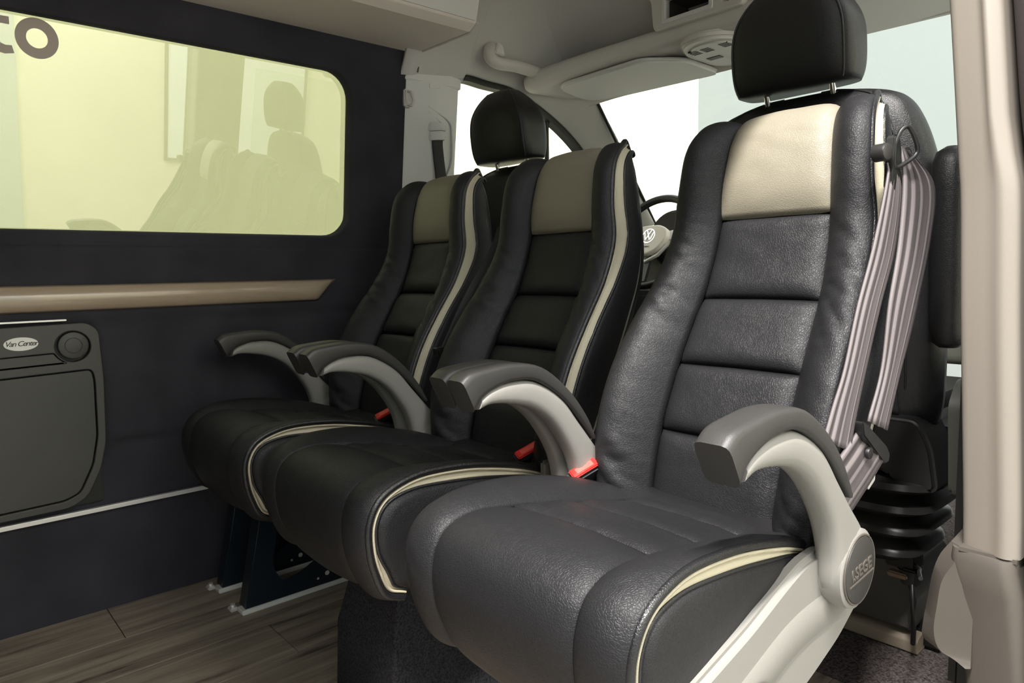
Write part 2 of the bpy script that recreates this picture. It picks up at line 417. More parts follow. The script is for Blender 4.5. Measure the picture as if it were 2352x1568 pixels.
# plane coordinates: y and height measured from z=0.97
def wp(y, z): return (y, (z - 0.97) * math.sqrt(1 + TILT * TILT))
outer = [wp(-1.2, 0.90), wp(1.262, 0.90), wp(1.262, 1.645), wp(-1.2, 1.645)]
hole = rrect(wp(0, .966)[0] - 0.75, wp(0, .966)[1], 1.074, wp(0, 1.443)[1], 0.075, 8)
plate('wall_felt', outer, [hole], 0.03, face_w(-1.985 - 0.016, 0, 0.97), NAVY, wl, bevel=0.006)
win = tag(plate('window_1', rrect(-0.78, wp(0, .95)[1], 1.095, wp(0, 1.46)[1], 0.08, 8), [], 0.005, face_w(-1.985 - 0.036, 0, 0.97), GREENGLASS), kind='structure')
plate('window_frame', rrect(-0.80, wp(0, .93)[1], 1.115, wp(0, 1.48)[1], 0.09, 8), [rrect(-0.757, wp(0, .959)[1], 1.081, wp(0, 1.450)[1], 0.077, 8)], 0.012, face_w(-1.985 - 0.045, 0, 0.97), RUBBER, win)
# letters on the glass
MW = face_w(-1.985 - 0.032, 0, 0.97)
dec = empty('window_lettering'); tag(dec, 'grey letters t and o stuck on the green side window', 'lettering')
def circ(cx, cy, r, rx=1.0, n=48): return [(cx + r * rx * math.cos(2 * PI * k / n), cy + r * math.sin(2 * PI * k / n)) for k in range(n)]
oc = wp(0.290, 1.398)
plate('letter', circ(oc[0], oc[1], 0.044, 0.96), [circ(oc[0], oc[1], 0.0215, 0.98)], 0.0012, MW, DECAL, dec)
ty = 0.205; tz = oc[1]
tp = [(ty - .030, tz + .036), (ty - .008, tz + .036), (ty - .008, tz + .058), (ty + .012, tz + .058), (ty + .012, tz + .036), (ty + .034, tz + .036), (ty + .034, tz + .020), (ty + .012, tz + .020),
      (ty + .012, tz - .014), (ty + .016, tz - .022), (ty + .024, tz - .025), (ty + .036, tz - .024), (ty + .040, tz - .040), (ty + .022, tz - .044), (ty + .004, tz - .040), (ty - .007, tz - .026), (ty - .008, tz + .020), (ty - .030, tz + .020)]
plate('letter', tp[::-1], [], 0.0012, MW, DECAL, dec)

# trims on the wall
st = [(-1.2, 0.771), (0.945, 0.7695), (0.968, 0.772), (1.020, 0.826), (1.018, 0.834), (0.99, 0.8345), (-1.2, 0.833)]
def strip_fn(u, v):
    y0 = -1.2; yb = 0.965 + (1.022 - 0.965) * v; y = y0 + (yb - y0) * u
    z = 0.770 + 0.064 * v
    e = min(1, (1 - u) * 60) ** 0.5 if u > 0.983 else 1
    x = -1.984 + (0.004 + 0.017 * math.sin(PI * v) ** 0.6) * e
    return (x, y, z)
s = gridobj('wall_trim_strip', strip_fn, 120, 12, WOODG, None, 0.004, 1)
tag(s, 'glossy grey-brown wood veneer strip along the navy wall under the window', 'trim strip')
tag(box('aluminium_strip', (-1.9935, -1.2, 0.263), (-1.978, 0.612, 0.274), ALU, None, 0.002), 'thin bright aluminium strip along the lower navy wall', 'trim strip')

tb = empty('wall_table_panel', (0, 0, 0)); tag(tb, 'dark grey plastic wall panel with round cup holder and oval badge', 'wall panel')
po = rounded([(-0.5, 0.727), (0.345, 0.742), (0.368, 0.722), (0.372, 0.60), (0.366, 0.44), (0.350, 0.375), (0.318, 0.312), (0.28, 0.292), (-0.5, 0.279)], 0.018)
P0 = face_x(-1.974, 0, 0)
cupc = (0.3115, 0.686)
slot = rounded([(-0.4, 0.655), (0.272, 0.673), (0.281, 0.660), (0.297, 0.646), (-0.4, 0.627)], 0.004)
leaf = rounded([(-0.4, 0.605), (0.348, 0.628), (0.353, 0.60), (0.350, 0.46), (0.336, 0.39), (0.304, 0.324), (0.27, 0.31), (-0.4, 0.292)], 0.014)
plate('panel_frame', po, [circ(cupc[0], cupc[1], 0.0375), slot, leaf], 0.022, P0, WALLPLAST, tb, bevel=0.002)
ins = lambda poly, d: [((p[0] - sum(q[0] for q in poly) / len(poly)) * d + sum(q[0] for q in poly) / len(poly), (p[1] - sum(q[1] for q in poly) / len(poly)) * d + sum(q[1] for q in poly) / len(poly)) for p in poly]
def inset(poly, d):
    out = []; N = len(poly)
    A = sum(poly[i][0] * poly[(i + 1) % N][1] - poly[(i + 1) % N][0] * poly[i][1] for i in range(N)); sg = 1 if A > 0 else -1
    for i in range(N):
        a = Vector(poly[i - 1]); b = Vector(poly[(i + 1) % N]); t = (b - a).normalized(); out.append((poly[i][0] - t.y * d * sg, poly[i][1] + t.x * d * sg))
    return out
plate('table_leaf', inset(leaf, 0.003), [], 0.018, face_x(-1.974, 0, 0), WALLPLAST2, tb, bevel=0.0015)
plate('latch', inset(slot, 0.0022), [], 0.018, face_x(-1.975, 0, 0), WALLPLAST, tb, bevel=0.001)
box('backing', (-1.987, -0.45, 0.29), (-1.984, 0.355, 0.735), RUBBER, tb)
cup = disc('cup_holder', (-1.984, cupc[0] + 0.002, cupc[1] + 0.002), 0.0325, (1, 0, 0), 0.020, WALLPLAST, tb, bevel=0.003)
V, F = tube_vf([(-1.9635, cupc[0] + .002 + 0.018 * math.cos(a), cupc[1] + .002 + 0.018 * math.sin(a)) for a in [2 * PI * k / 32 for k in range(33)]], 0.0009, 5)
link('ring', V, F, WALLPLAST2, cup)
bd = plate('badge', [(0.209 + 0.0335 * math.cos(2 * PI * k / 48), 0.700 + 0.0155 * math.sin(2 * PI * k / 48)) for k in range(48)], [], 0.0012, face_x(-1.9605, 0, 0), DIGIT, tb); bd['label'] = 'oval white badge with script lettering'
text('lettering', 'Van Center', 0.0165, 0.0002, face_x(-1.9596, 0.209, 0.7005), INK, bd, shear=0.35, space=0.82, bold=0.0001)
tag(box('flap_edge', (-1.989, -0.5, 0.7475), (-1.975, 0.305, 0.7515), ALU, None, 0.001), 'thin metal lip along the wall above the dark grey panel', 'trim strip')

# overhead cupboard and rear cupboard
oc_ = empty('overhead_cupboard'); tag(oc_, 'beige overhead cupboard hung along the wall above the side window', 'cupboard')
def ocsec(y, shrink=0.0):
    return [(-1.925, y, 1.537 + shrink), (-1.63, y, 1.530 + shrink), (-1.60, y, 1.545 + shrink), (-1.585, y, 1.60), (-1.585, y, 1.70), (-1.90, y, 1.60)]
V, F = loft([ocsec(0.43), ocsec(1.295)]); o = link('cupboard_body', V, F, BOXPANEL, oc_, smooth=False)
bv = o.modifiers.new('bevel', 'BEVEL'); bv.width = 0.006; bv.segments = 3
V, F = loft([[(-1.60, 0.43, 1.552), (-1.586, 0.43, 1.60), (-1.58, 0.43, 1.60), (-1.593, 0.43, 1.550)], [(-1.60, 1.285, 1.552), (-1.586, 1.285, 1.60), (-1.58, 1.285, 1.60), (-1.593, 1.285, 1.550)]])
link('edge_lip', V, F, TRIMW, oc_, smooth=False)
tube('end_lip', [(-1.60, 1.297, 1.548), (-1.64, 1.298, 1.531), (-1.92, 1.298, 1.538)], 0.0035, TRIMW, oc_)
for y in (1.10, 1.255):
    disc('grommet', (-1.593, y, 1.575), 0.008, (0.95, 0, -0.28), 0.006, BLACKP, oc_, n=20)
rc = struct(box('trim_1', (-1.955, -1.2, 1.489), (-1.905, 0.425, 1.60), BOXPANEL, None, 0.010, 3))

# ------------------------------------------------------------------ roof
def roofz(x, y):
    k = abs((x + 1.17) / 0.78)
    z = 1.80 - 0.20 * k ** 4
    f = sm(1.62, 2.04, y); return z * (1 - f) + (1.525 - 0.02 * k * k) * f
gridobj('ceiling', lambda u, v: (-1.93 + 1.48 * v, -1.2 + 3.24 * u, roofz(-1.93 + 1.48 * v, -1.2 + 3.24 * u)), 60, 40, HEADL, None, 0.012, -1)['kind'] = 'structure'
slab('wall_rear', (-2.0, -1.25, 0), (-0.38, -1.2, 1.75), NAVY)
slab('wall_right_rear', (-0.42, -1.2, -0.02), (-0.36, -0.50, 1.75), NAVY)
struct(box('trim_2', (-0.50, -0.5, 1.68), (-0.405, 1.14, 1.80), TRIMW, None, 0.02, 3))   # roof rail over the sliding door

# ------------------------------------------------------------------ left door pillar
pl = empty('trim_3'); struct(pl)
def pil(y0, y1, z0, z1, d, n=10):
    rings = []
    for i in range(n + 1):
        z = z0 + (z1 - z0) * i / n; x = -1.985 + TILT * (z - 0.97)
        sec = rounded([(x - 0.04, y0), (x + d, y0 + 0.004), (x + d + 0.012, (y0 + y1) / 2), (x + d, y1), (x - 0.04, y1)], 0.02, 4)
        rings.append([(a, b, z) for a, b in sec])
    return loft(rings)
V, F = pil(1.250, 1.476, 0.3, 1.462, 0.0); o = link('pillar_cover', V, F, TRIM, pl, auto=50)
# arched top of the cover
top = [(y, 1.462 + 0.034 * math.sin(PI * min(1, (y - 1.25) / 0.29))) for y in [1.252 + 0.222 * k / 12 for k in range(13)]]
poly = [(1.252, 1.455)] + [(y, z) for y, z in top] + [(1.474, 1.455)]
prism('pillar_cap', poly, lambda p, s_: (-1.985 + TILT * (p[1] - 0.97) + (0.008 if s_ else -0.03), p[0], p[1]), TRIM, pl, bevel=0.003)
prism('label_recess', rounded([(1.345, 1.440), (1.388, 1.444), (1.388, 1.460), (1.345, 1.456)], 0.004), lambda p, s_: (-1.985 + TILT * (p[1] - 0.97) + (0.0125 if s_ else 0.0), p[0], p[1]), TRIM, pl, bevel=0.001)
# belt outlet housing
hs = [(1.345, 1.385), (1.38, 1.372), (1.435, 1.345), (1.447, 1.30), (1.450, 1.22), (1.430, 1.165)]
tube('outlet_rim', [(-1.985 + TILT * (z - .97) + 0.008, y, z) for y, z in [tuple(p) for p in cr(hs, 24)]], 0.0035, TRIM, pl)
tube('outlet_rim', [(-1.985 + TILT * (z - .97) + 0.008, y, z) for y, z in [tuple(p) for p in cr([(1.345, 1.37), (1.40, 1.34), (1.412, 1.33)], 10)]], 0.003, TRIM, pl)
gd = empty('belt_guide', (-1.935, 1.384, 1.30)); tag(gd, 'beige belt outlet ring on the door pillar behind the back row', 'belt guide')
for z0, z1, r in ((0.012, 0.036, 0.036), (-0.018, 0.010, 0.033)):
    rings = []
    for z, k in ((z0, .94), (z0 + .003, 1), (z1 - .003, 1), (z1, .94)):
        rings.append([(0.02 * k * math.cos(a) + TILT * z, r * k * math.sin(a), z + 0.1 * r * math.sin(a)) for a in [2 * PI * j / 28 for j in range(28)]])
    V, F = loft(rings); link('ring', V, F, TRIM, gd, auto=50)
sbp = cr([(-1.928, 1.384, 1.295), (-1.932, 1.384, 1.27), (-1.937, 1.392, 1.22), (-1.944, 1.405, 1.15), (-1.95, 1.415, 1.0), (-1.955, 1.42, 0.75)], 30)
def ribbon_flat(name, path, wdir, w, m, parent=None, thick=0.0016, uv=True):
    w_ = w if isinstance(w, list) else [w] * len(path)
    def fn(u, v):
        i = min(int(round(u * (len(path) - 1))), len(path) - 1); wd = Vector(wdir[i] if isinstance(wdir, list) else wdir)
        return Vector(path[i]) + wd * w_[i] * (v - 0.5)
    return gridobj(name, fn, len(path) - 1, 6, m, parent, thick, 0, uv=True)
b_ = ribbon_flat('seat_belt', sbp, (0, 1, 0.02), [0.062, 0.058, 0.046, 0.043] + [0.043] * 26, WEBD)
tag(b_, 'black belt running down the beige door pillar', 'seat belt')
hk = empty('coat_hook', (-1.925, 1.262, 1.395)); tag(hk, 'small beige coat hook on the edge of the door pillar', 'hook')
tube('hook', [(0.012, 0.0, 0.022), (0.022, 0.006, 0.02), (0.026, 0.012, -0.008), (0.02, 0.008, -0.022), (0.01, -0.002, -0.018), (0.008, -0.004, -0.006)], 0.005, TRIMW, hk)
box('hook_plate', (-0.004, -0.012, -0.026), (0.012, 0.012, 0.03), TRIMW, hk, 0.004)

# upper side lining between the wall and the roof, from the pillar forward to the windscreen pillar
A_ = cr([(1.24, 1.46), (1.465, 1.485), (1.50, 1.506), (1.592, 1.501), (1.714, 1.493), (1.847, 1.452), (1.993, 1.387), (2.112, 1.310), (2.21, 1.21), (2.29, 1.10), (2.37, 1.00), (2.45, .90)], 80)
B_ = cr([(1.97, -1.79, 1.495), (2.10, -1.805, 1.405), (2.25, -1.84, 1.285), (2.35, -1.85, 1.15), (2.43, -1.855, 1.06), (2.53, -1.86, .95)], 60)
def lining(u, v):
    a = A_[min(int(round(u * 79)), 79)]; pa = Vector((xW(a[1]), a[0], a[1])); y = a[0]
    q = min(B_, key=lambda r: abs(r[0] - max(y * 1.0, 1.97) ))
    ws = Vector((q[1], q[0], q[2])); k = sm(1.66, 1.97, y)
    roof = Vector((-1.48, y, roofz(-1.48, min(y, 1.75)) - 0.001))
    pb = roof.lerp(ws, k)
    c1 = pa + Vector((0.045, 0, 0.035)) * (1 - 0.3 * k); c2 = Vector((-1.80, y, 1.80)).lerp(ws + Vector((0.004, -0.03, 0.0)), k)
    return pa * (1 - v) ** 3 + c1 * 3 * v * (1 - v) ** 2 + c2 * 3 * v * v * (1 - v) + pb * v ** 3
gridobj('trim_4', lining, 79, 24, HEADL, None, 0.010, 1)['kind'] = 'structure'
sl = cr([(1.285, 1.60), (1.318, 1.575), (1.322, 1.545), (1.30, 1.505), (1.295, 1.478)], 20)
struct(tube('trim_6', [(xW(z) + 0.016, y, z) for y, z in [tuple(p) for p in sl]], 0.0022, LOWTRIM))
# black seal along the door window
V, F = loft([[(xW(a[1]) + 0.000 + c[0], a[0] + c[1] * 0.4, a[1] + c[1]) for c in ((-0.035, 0.006), (0.0, 0.004), (0.003, -0.004), (-0.002, -0.018), (-0.035, -0.020))] for a in A_[12:]])
struct(link('trim_7', V, F, RUBBER, None, auto=40))
# door window glass and the upright divider
Vg = [(xW(a[1]) - 0.03, a[0], a[1] + 0.0) for a in A_[10:]]; nb = len(Vg)
Vg2 = [(xW(0.9) - 0.03, a[0], 0.90) for a in A_[10:]]
V = Vg + Vg2; F = [(i, i + 1, nb + i + 1, nb + i) for i in range(nb - 1)]
w2 = struct(link('window_2', V, F, CLEARGLASS, None)); w2.modifiers.new('thickness', 'SOLIDIFY').thickness = 0.004
tube('window_frame', [(xW(1.405) - 0.02, 1.905, 1.41), (xW(1.2) - 0.02, 1.93, 1.2), (xW(0.9) - 0.02, 1.96, 0.9)], 0.009, RUBBER, w2)
# door below the window (cab)
d1 = struct(box('door_1', (-2.04, 1.47, 0.05), (-1.96, 2.75, 0.92), BLACKP, None, 0.02, 3))
box('armrest', (-1.965, 1.6, 0.55), (-1.89, 2.3, 0.63), DARKP, d1, 0.02, 3)

# header beam, sun visors, overhead console
hb = empty('trim_8'); struct(hb)
def header(u, v):
    x = -1.86 + 1.38 * u; k = (x + 1.17) / 0.69
    prof = cr([(1.80, 1.560), (1.765, 1.556), (1.748, 1.542), (1.747, 1.520), (1.756, 1.504), (1.785, 1.497), (1.85, 1.500), (1.95, 1.500), (2.00, 1.492), (2.03, 1.470)], 40)
    i = min(int(round(v * 39)), 39); y, z = prof[i]
    bow = 0.035 * (1 - k * k)
    drop = -0.020 * abs(k) ** 6
    return (x, y + bow - 0.035, z + drop - 0.004)
gridobj('header_beam', header, 60, 39, TRIMW, hb, 0.008, 1)

def visor(name, x0, x1, label):
    root = empty(name); tag(root, label, 'sun visor', 'sun visors')
    pts = rounded([(x0, 1.80), (x0 + 0.04, 1.765), (x1 - 0.10, 1.757), (x1, 1.86), (x1 - 0.0, 2.045), (x0 + 0.02, 2.015), (x0 - 0.03, 1.95)], 0.035, 5)
    prism('visor_panel', pts, lambda p, s_: (p[0], p[1], 1.472 - (p[1] - 1.76) * 0.03 + (0.016 if s_ else 0)), TRIM, root, bevel=0.006, seg=3)
    tube('pivot_rod', [(x0 + 0.01, 2.0, 1.48), (x0 - 0.01, 2.03, 1.488)], 0.006, TRIM, root)
    tube('clip', [(x1 - 0.03, 2.03, 1.475), (x1 - 0.03, 2.045, 1.49)], 0.006, LOWTRIM, root)
    return root
visor('sun_visor', -1.77, -1.285, 'beige sun visor flipped up above the driver seat')
visor('sun_visor', -1.035, -0.47, 'beige sun visor flipped up above the passenger seat, mostly behind its headrest')

hd = empty('grab_handle'); tag(hd, 'beige grab handle over the door window beside the header', 'handle')
hp = cr([(-1.855, 1.560, 1.600), (-1.835, 1.535, 1.575), (-1.822, 1.530, 1.545), (-1.815, 1.56, 1.532), (-1.812, 1.63, 1.535), (-1.812, 1.72, 1.530), (-1.815, 1.78, 1.522), (-1.84, 1.81, 1.525)], 40)
rr = [0.016, 0.019, 0.021] + [0.020] * 34 + [0.018, 0.016, 0.014]
tube('grip', hp, 0.02, TRIMW, hd, res=12, flat=0.75, radii=rr)
prism('end_cap', rounded([(1.548, 1.565), (1.590, 1.563), (1.582, 1.595), (1.560, 1.602)], 0.006), lambda p, s_: (-1.835 + (0.018 if s_ else 0) , p[0], p[1]), TRIM, hd, bevel=0.003)
disc('screw_cover', (-1.80, 1.79, 1.55), 0.012, (0.8, -0.5, 0.2), 0.004, LOWTRIM, hd, n=16)

oc2 = empty('overhead_console'); tag(oc2, 'beige overhead console with open storage slots between the sun visors', 'console')
fm = Matrix(((1, 0, 0, 0), (0, 0, -1, 1.742), (0, 1, 0, 0), (0, 0, 0, 1)))
plate('console_face', rounded([(-1.335, 1.672), (-1.350, 1.645), (-1.325, 1.625), (-1.318, 1.552), (-1.31, 1.536), (-1.03, 1.536), (-1.022, 1.552), (-1.015, 1.625), (-0.99, 1.645), (-1.005, 1.672)], 0.010),
      [rounded([(-1.276, 1.556), (-1.124, 1.556), (-1.124, 1.618), (-1.276, 1.618)], 0.004), rounded([(-1.088, 1.556), (-1.05, 1.556), (-1.05, 1.618), (-1.088, 1.618)], 0.003)], 0.02, fm, TRIMW, oc2, bevel=0.003)
plate('slot_frame', rrect(-1.284, 1.549, -1.116, 1.626, 0.006), [rrect(-1.272, 1.561, -1.128, 1.614, 0.003)], 0.008, fm @ Matrix.Translation((0, 0, 0.011)), TRIM, oc2, bevel=0.002)
bm = bmesh.new()
for a, b in (((-1.282, 1.75, 1.55), (-1.118, 1.90, 1.552)), ((-1.282, 1.75, 1.622), (-1.118, 1.90, 1.624)), ((-1.284, 1.75, 1.55), (-1.282, 1.90, 1.624)), ((-1.118, 1.75, 1.55), (-1.116, 1.90, 1.624)), ((-1.284, 1.90, 1.55), (-1.116, 1.902, 1.624))):
    r = bmesh.ops.create_cube(bm, size=1)['verts']
    for v in r: v.co = Vector([(a[k] + b[k]) / 2 + v.co[k] * (b[k] - a[k]) for k in range(3)])
bm_link('slot_liner', bm, LOWTRIM, oc2, smooth=False)
box('console_body', (-1.33, 1.905, 1.53), (-1.01, 2.0, 1.67), TRIM, oc2, 0.01)

ml = empty('map_lamp'); tag(ml, 'beige map lamp unit with small speaker slots under the header', 'lamp')
mlp = rounded([(-1.245, 1.775), (-1.215, 1.735), (-1.125, 1.722), (-1.10, 1.75), (-1.10, 1.99), (-1.17, 2.03), (-1.235, 1.98), (-1.262, 1.87)], 0.03, 5)
mlp = rounded([(-1.278, 1.83), (-1.235, 1.745), (-1.17, 1.722), (-1.105, 1.745), (-1.062, 1.83), (-1.062, 1.98), (-1.10, 2.03), (-1.24, 2.03), (-1.278, 1.98)], 0.03, 5)
mz = lambda y: 1.482 - 0.0 * y
prism('lamp_housing', mlp, lambda p, s_: (p[0], p[1], (1.474 if s_ else 1.500)), TRIMW, ml, bevel=0.008, seg=3)
prism('lamp_face', ins(mlp, 0.78), lambda p, s_: (p[0], p[1], (1.4705 if s_ else 1.480)), TRIM, ml, bevel=0.002)
for gx in (-1.225, -1.185, -1.125):
    for k in range(4):
        box('slot', (gx - 0.014, 1.792 + k * 0.010, 1.4695), (gx + 0.014, 1.7965 + k * 0.010, 1.474), RUBBER, ml)
box('lamp_lens', (-1.235, 1.88, 1.4685), (-1.19, 1.905, 1.474), LOWTRIM, ml, 0.001)
disc('lamp_button', (-1.17, 1.94, 1.471), 0.016, (0, 0, -1), 0.004, TRIM, ml, n=24)

# windscreen
wsr = cr([(-1.80, 2.005, 1.485), (-1.17, 2.045, 1.50), (-0.50, 2.005, 1.485)], 20); wsb = cr([(-1.90, 2.60, 0.92), (-1.17, 2.80, 0.93), (-0.44, 2.60, 0.92)], 20)
w3 = gridobj('window_3', lambda u, v: Vector(wsr[min(int(round(v * 19)), 19)]).lerp(Vector(wsb[min(int(round(v * 19)), 19)]), u), 8, 19, CLEARGLASS, None, 0.004); struct(w3)
tube('window_frame', [Vector(wsr[0]).lerp(Vector(wsb[0]), t) + Vector((0.015, -0.01, 0)) for t in [k / 10 for k in range(11)]], 0.006, RUBBER, w3)

# ------------------------------------------------------------------ rear facing seats
# rows: panel(y,z), edge(y,z), back shell(y,z), half width at the edge, half width of the panel
TB = [((.925, .43), (.895, .44), (.985, .44), .186, .112),
      ((.945, .52), (.895, .51), (1.02, .51), .190, .114),
      ((.965, .585), (.903, .58), (1.05, .58), .194, .115),
      ((1.005, .675), (.937, .665), (1.09, .665), .194, .114),
      ((1.045, .745), (.990, .745), (1.135, .75), .190, .112),
      ((1.088, .82), (1.052, .825), (1.175, .83), .182, .108),
      ((1.115, .90), (1.092, .905), (1.190, .90), .174, .104),
      ((1.125, .98), (1.098, .98), (1.190, .98), .165, .100),
      ((1.138, 1.045), (1.110, 1.05), (1.182, 1.045), .159, .095),
      ((1.155, 1.083), (1.136, 1.088), (1.176, 1.075), .151, .091),
      ((1.178, 1.098), (1.163, 1.101), (1.185, 1.088), .144, .088),
      ((1.200, 1.088), (1.190, 1.090), (1.195, 1.076), .138, .086)]
TC = [((.965, .460), (.955, .444), .165, .112),
      ((.90, .464), (.885, .474), .178, .115),
      ((.82, .476), (.81, .499), .186, .118),
      ((.72, .497), (.71, .521), .190, .122),
      ((.63, .514), (.62, .528), .190, .126),
      ((.56, .520), (.565, .521), .192, .128),
      ((.518, .505), (.527, .503), .194, .129),
      ((.500, .470), (.508, .470), .194, .129),
      ((.500, .425), (.508, .428), .192, .128),
      ((.512, .385), (.518, .388), .190, .126),
      ((.532, .352), (.536, .352), .186, .124),
      ((.565, .335), (.57, .335), .182, .122)]
def tab(T, n):
    flat = [sum([list(q) if isinstance(q, tuple) else [q] for q in r], []) for r in T]
    return cr(flat, n)
NB = 161; B = tab(TB, NB); NC = 131; Cc = tab(TC, NC)
def at(Ar, t):
    k = min(max(t, 0), 1) * (len(Ar) - 1); i = min(int(k), len(Ar) - 2); f = k - i
    return Ar[i] * (1 - f) + Ar[i + 1] * f
def nrm2(Ar, t, c):
    a = at(Ar, t - 0.01); b = at(Ar, t + 0.01); d = np.array([b[c] - a[c], b[c + 1] - a[c + 1]]); d /= (np.linalg.norm(d) + 1e-9)
    return d
def tfind(z):
    for i in range(NB - 1):
        if B[i][1] <= z <= B[i + 1][1]: return i / (NB - 1) + (z - B[i][1]) / max(1e-6, B[i + 1][1] - B[i][1]) / (NB - 1)
def wr(x, y, z, f=1.0): return noise.noise(Vector((x * f, y * f, z * f)))

def seat_mesh(root, parts):
    """upholstery of one seat, local x across, y and z absolute"""
    # back panels
    zs = [0.0, tfind(.575), tfind(.685), tfind(.795), tfind(.932), 1.0]
    for k in range(5):
        t0, t1 = zs[k], zs[k + 1]
        def fn(u, v, t0=t0, t1=t1, k=k):
            t = t0 + (t1 - t0) * u; r = at(B, t); d = nrm2(B, t, 0); s = 2 * v - 1
            no = np.array([-d[1], d[0]])
            e = (1 - abs(2 * u - 1) ** 7) if k < 4 else (1 - (max(0, 1 - 2 * u)) ** 7)
            puff = -0.010 + 0.0155 * e * (1 - abs(s) ** 9) + 0.004 * (1 - s * s)
            puff += 0.0012 * wr(s * 2 + k * 7, t * 30, 0)
            y = r[0] + no[0] * puff; z = r[1] + no[1] * puff
            return (r[7] * s * 1.01, y, z)
        nu = 34 if k == 4 else 18
        o = gridobj('headrest_panel' if k == 4 else 'back_panel', fn, nu, 24, CREAM if k == 4 else LEATHER, root, 0.006, 1)
        if k == 4: o['label'] = 'cream leather head panel'
    # bolsters
    for sx in (-1, 1):
        def fn(u, v, sx=sx):
            t = u; r = at(B, t); p = np.array([r[7] * sx, r[0], r[1]]); q = np.array([r[6] * sx, r[2], r[3]])
            m = p * (1 - v) + q * v; d = nrm2(B, t, 0)
            bul = 0.024 * math.sin(PI * v) ** 0.75 * (1 - 0.85 * sm(.70, .95, t))
            zz = m[2]
            w = math.exp(-((zz - 0.80) / 0.085) ** 2) + 0.8 * math.exp(-((zz - 0.50) / 0.06) ** 2) + 0.18
            wri = 0.0072 * w * math.sin(PI * v) * (wr(v * 1.2 + sx * 5, zz * 42 + v * 2.5 * sx, 3.1) + 0.5 * wr(v * 3 + sx, zz * 95, 1))
            off = bul + wri - 0.006 * (1 - v) ** 8
            return (m[0] + sx * 0.1 * off, m[1] - d[1] * off, m[2] + d[0] * off)
        gridobj('bolster', fn, 150, 16, LEATHER, root, 0.006, 1)
    # edge piping, gusset, side
    ts = [k / 110 for k in range(111)]
    def edge(t, sx, back, dx=0.0):
        r = at(B, t); e = np.array([r[2], r[3]]); R = np.array([r[4], r[5]]); d = R - e; L = np.linalg.norm(d) + 1e-9
        q = e + d / L * min(back, L * 0.9)
        return Vector((sx * (r[6] + dx), q[0], q[1]))
    def gw(t): return 0.015 + 0.013 * math.exp(-((t - 0.55) / 0.16) ** 2) + 0.006 * math.exp(-((t - 0.25) / 0.15) ** 2)
    for sx in (-1, 1):
        tube('piping', [edge(t, sx, 0.0, 0.001) + Vector((0, 0, (0.011 if sx > 0 else 0.002) * math.exp(-((t - .93) / .035) ** 2))) for t in ts[2:]], 0.0062, PIPE, root, res=8)
        o = tube('piping', [edge(t, sx, 0.0080, 0.003) + Vector((0, 0, (0.009 if sx > 0 else 0.001) * math.exp(-((t - .93) / .035) ** 2))) for t in ts[2:-3]], 0.0022, BEIGE, root, res=6); o['label'] = 'beige piping'
        def gus(u, v, sx=sx):
            t = 0.02 + 0.95 * u; p = edge(t, sx, 0.006 + gw(t) * v, 0.0)
            p.x += sx * (0.0015 + 0.008 * v - 0.0035 * math.sin(PI * v) + 0.0012 * wr(t * 40, v * 2, sx)); return p
        o = gridobj('gusset', gus, 110, 6, BEIGE, root, 0.004, 0); o['label'] = 'beige leather gusset'
        tube('piping', [edge(t, sx, 0.007 + gw(t), 0.010) for t in ts[2:-4]], 0.0034, PIPE, root, res=8)
        def side(u, v, sx=sx):
            t = 0.02 + 0.955 * u; r = at(B, t); a = edge(t, sx, 0.008 + gw(t), 0.007); b = Vector((sx * (r[6] - 0.001), r[4], r[5]))
            p = a.lerp(b, v); p.x += sx * (0.007 * math.sin(PI * v) ** .7 + 0.001 * wr(t * 20, v * 3, sx)); return p
        gridobj('side_panel', side, 90, 8, LEATHER, root, 0.004, 0)
    # back shell
    def shell(u, v):
        t = 0.02 + 0.955 * u; r = at(B, t); s = 2 * v - 1
        return (s * (r[6] + 0.003 * (1 - u)), r[4] - 0.016 - 0.022 * (1 - u) + (0.045 + 0.022 * (1 - u)) * (1 - abs(s) ** 6), r[5] + 0.004 * (1 - abs(s) ** 4))
    o = gridobj('back_shell', shell, 60, 30, SHELL, root, 0.010, -1); o['label'] = 'grey plastic back shell'
    # inner core
    rings = []
    for i in range(0, 31):
        r = at(B, 0.01 + i / 30 * 0.93); w = r[6] - 0.006; pw = r[7] + .01
        y0 = r[0] + 0.016; ye = r[2] + 0.012; yr = max(r[4] - 0.006, y0 + 0.006)
        rings.append([(-w, ye, r[3]), (-pw, y0, r[1]), (pw, y0, r[1]), (w, ye, r[3]), (w, yr, r[5]), (-w, yr, r[5])])
    V, F = loft(rings); link('backrest_core', V, F, PIPE, root, smooth=False)

    # cushion panels
    def tcy(y):
        for i in range(NC - 1):
            if Cc[i][0] >= y >= Cc[i + 1][0]: return (i + (Cc[i][0] - y) / max(1e-6, Cc[i][0] - Cc[i + 1][0])) / (NC - 1)
    zs = [0.0, tcy(.855), tcy(.745), tcy(.635), 1.0]
    for k in range(4):
        t0, t1 = zs[k], zs[k + 1]
        def fn(u, v, t0=t0, t1=t1, k=k):
            t = t0 + (t1 - t0) * u; r = at(Cc, t); d = nrm2(Cc, t, 0); s = 2 * v - 1
            no = np.array([d[1], -d[0]])
            e = (1 - abs(2 * u - 1) ** 8) if k < 3 else (1 - (max(0, 1 - 2 * u)) ** 10)
            puff = -0.007 + 0.010 * e * (1 - abs(s) ** 10) + 0.006 * (1 - s * s) * (1 if k == 3 else 0.5)
            puff += (0.0022 if k < 3 else 0.0008) * wr(s * 3.0 + t * 8, t * 26 + k, 2) + (0.0014 * wr(s * 9, t * 60, 5) if k < 3 else 0)
            return (r[5] * s * 1.005, r[0] + no[0] * puff, r[1] + no[1] * puff)
        gridobj('seat_panel', fn, 44 if k == 3 else 16, 26, LEATHER, root, 0.006, 1)
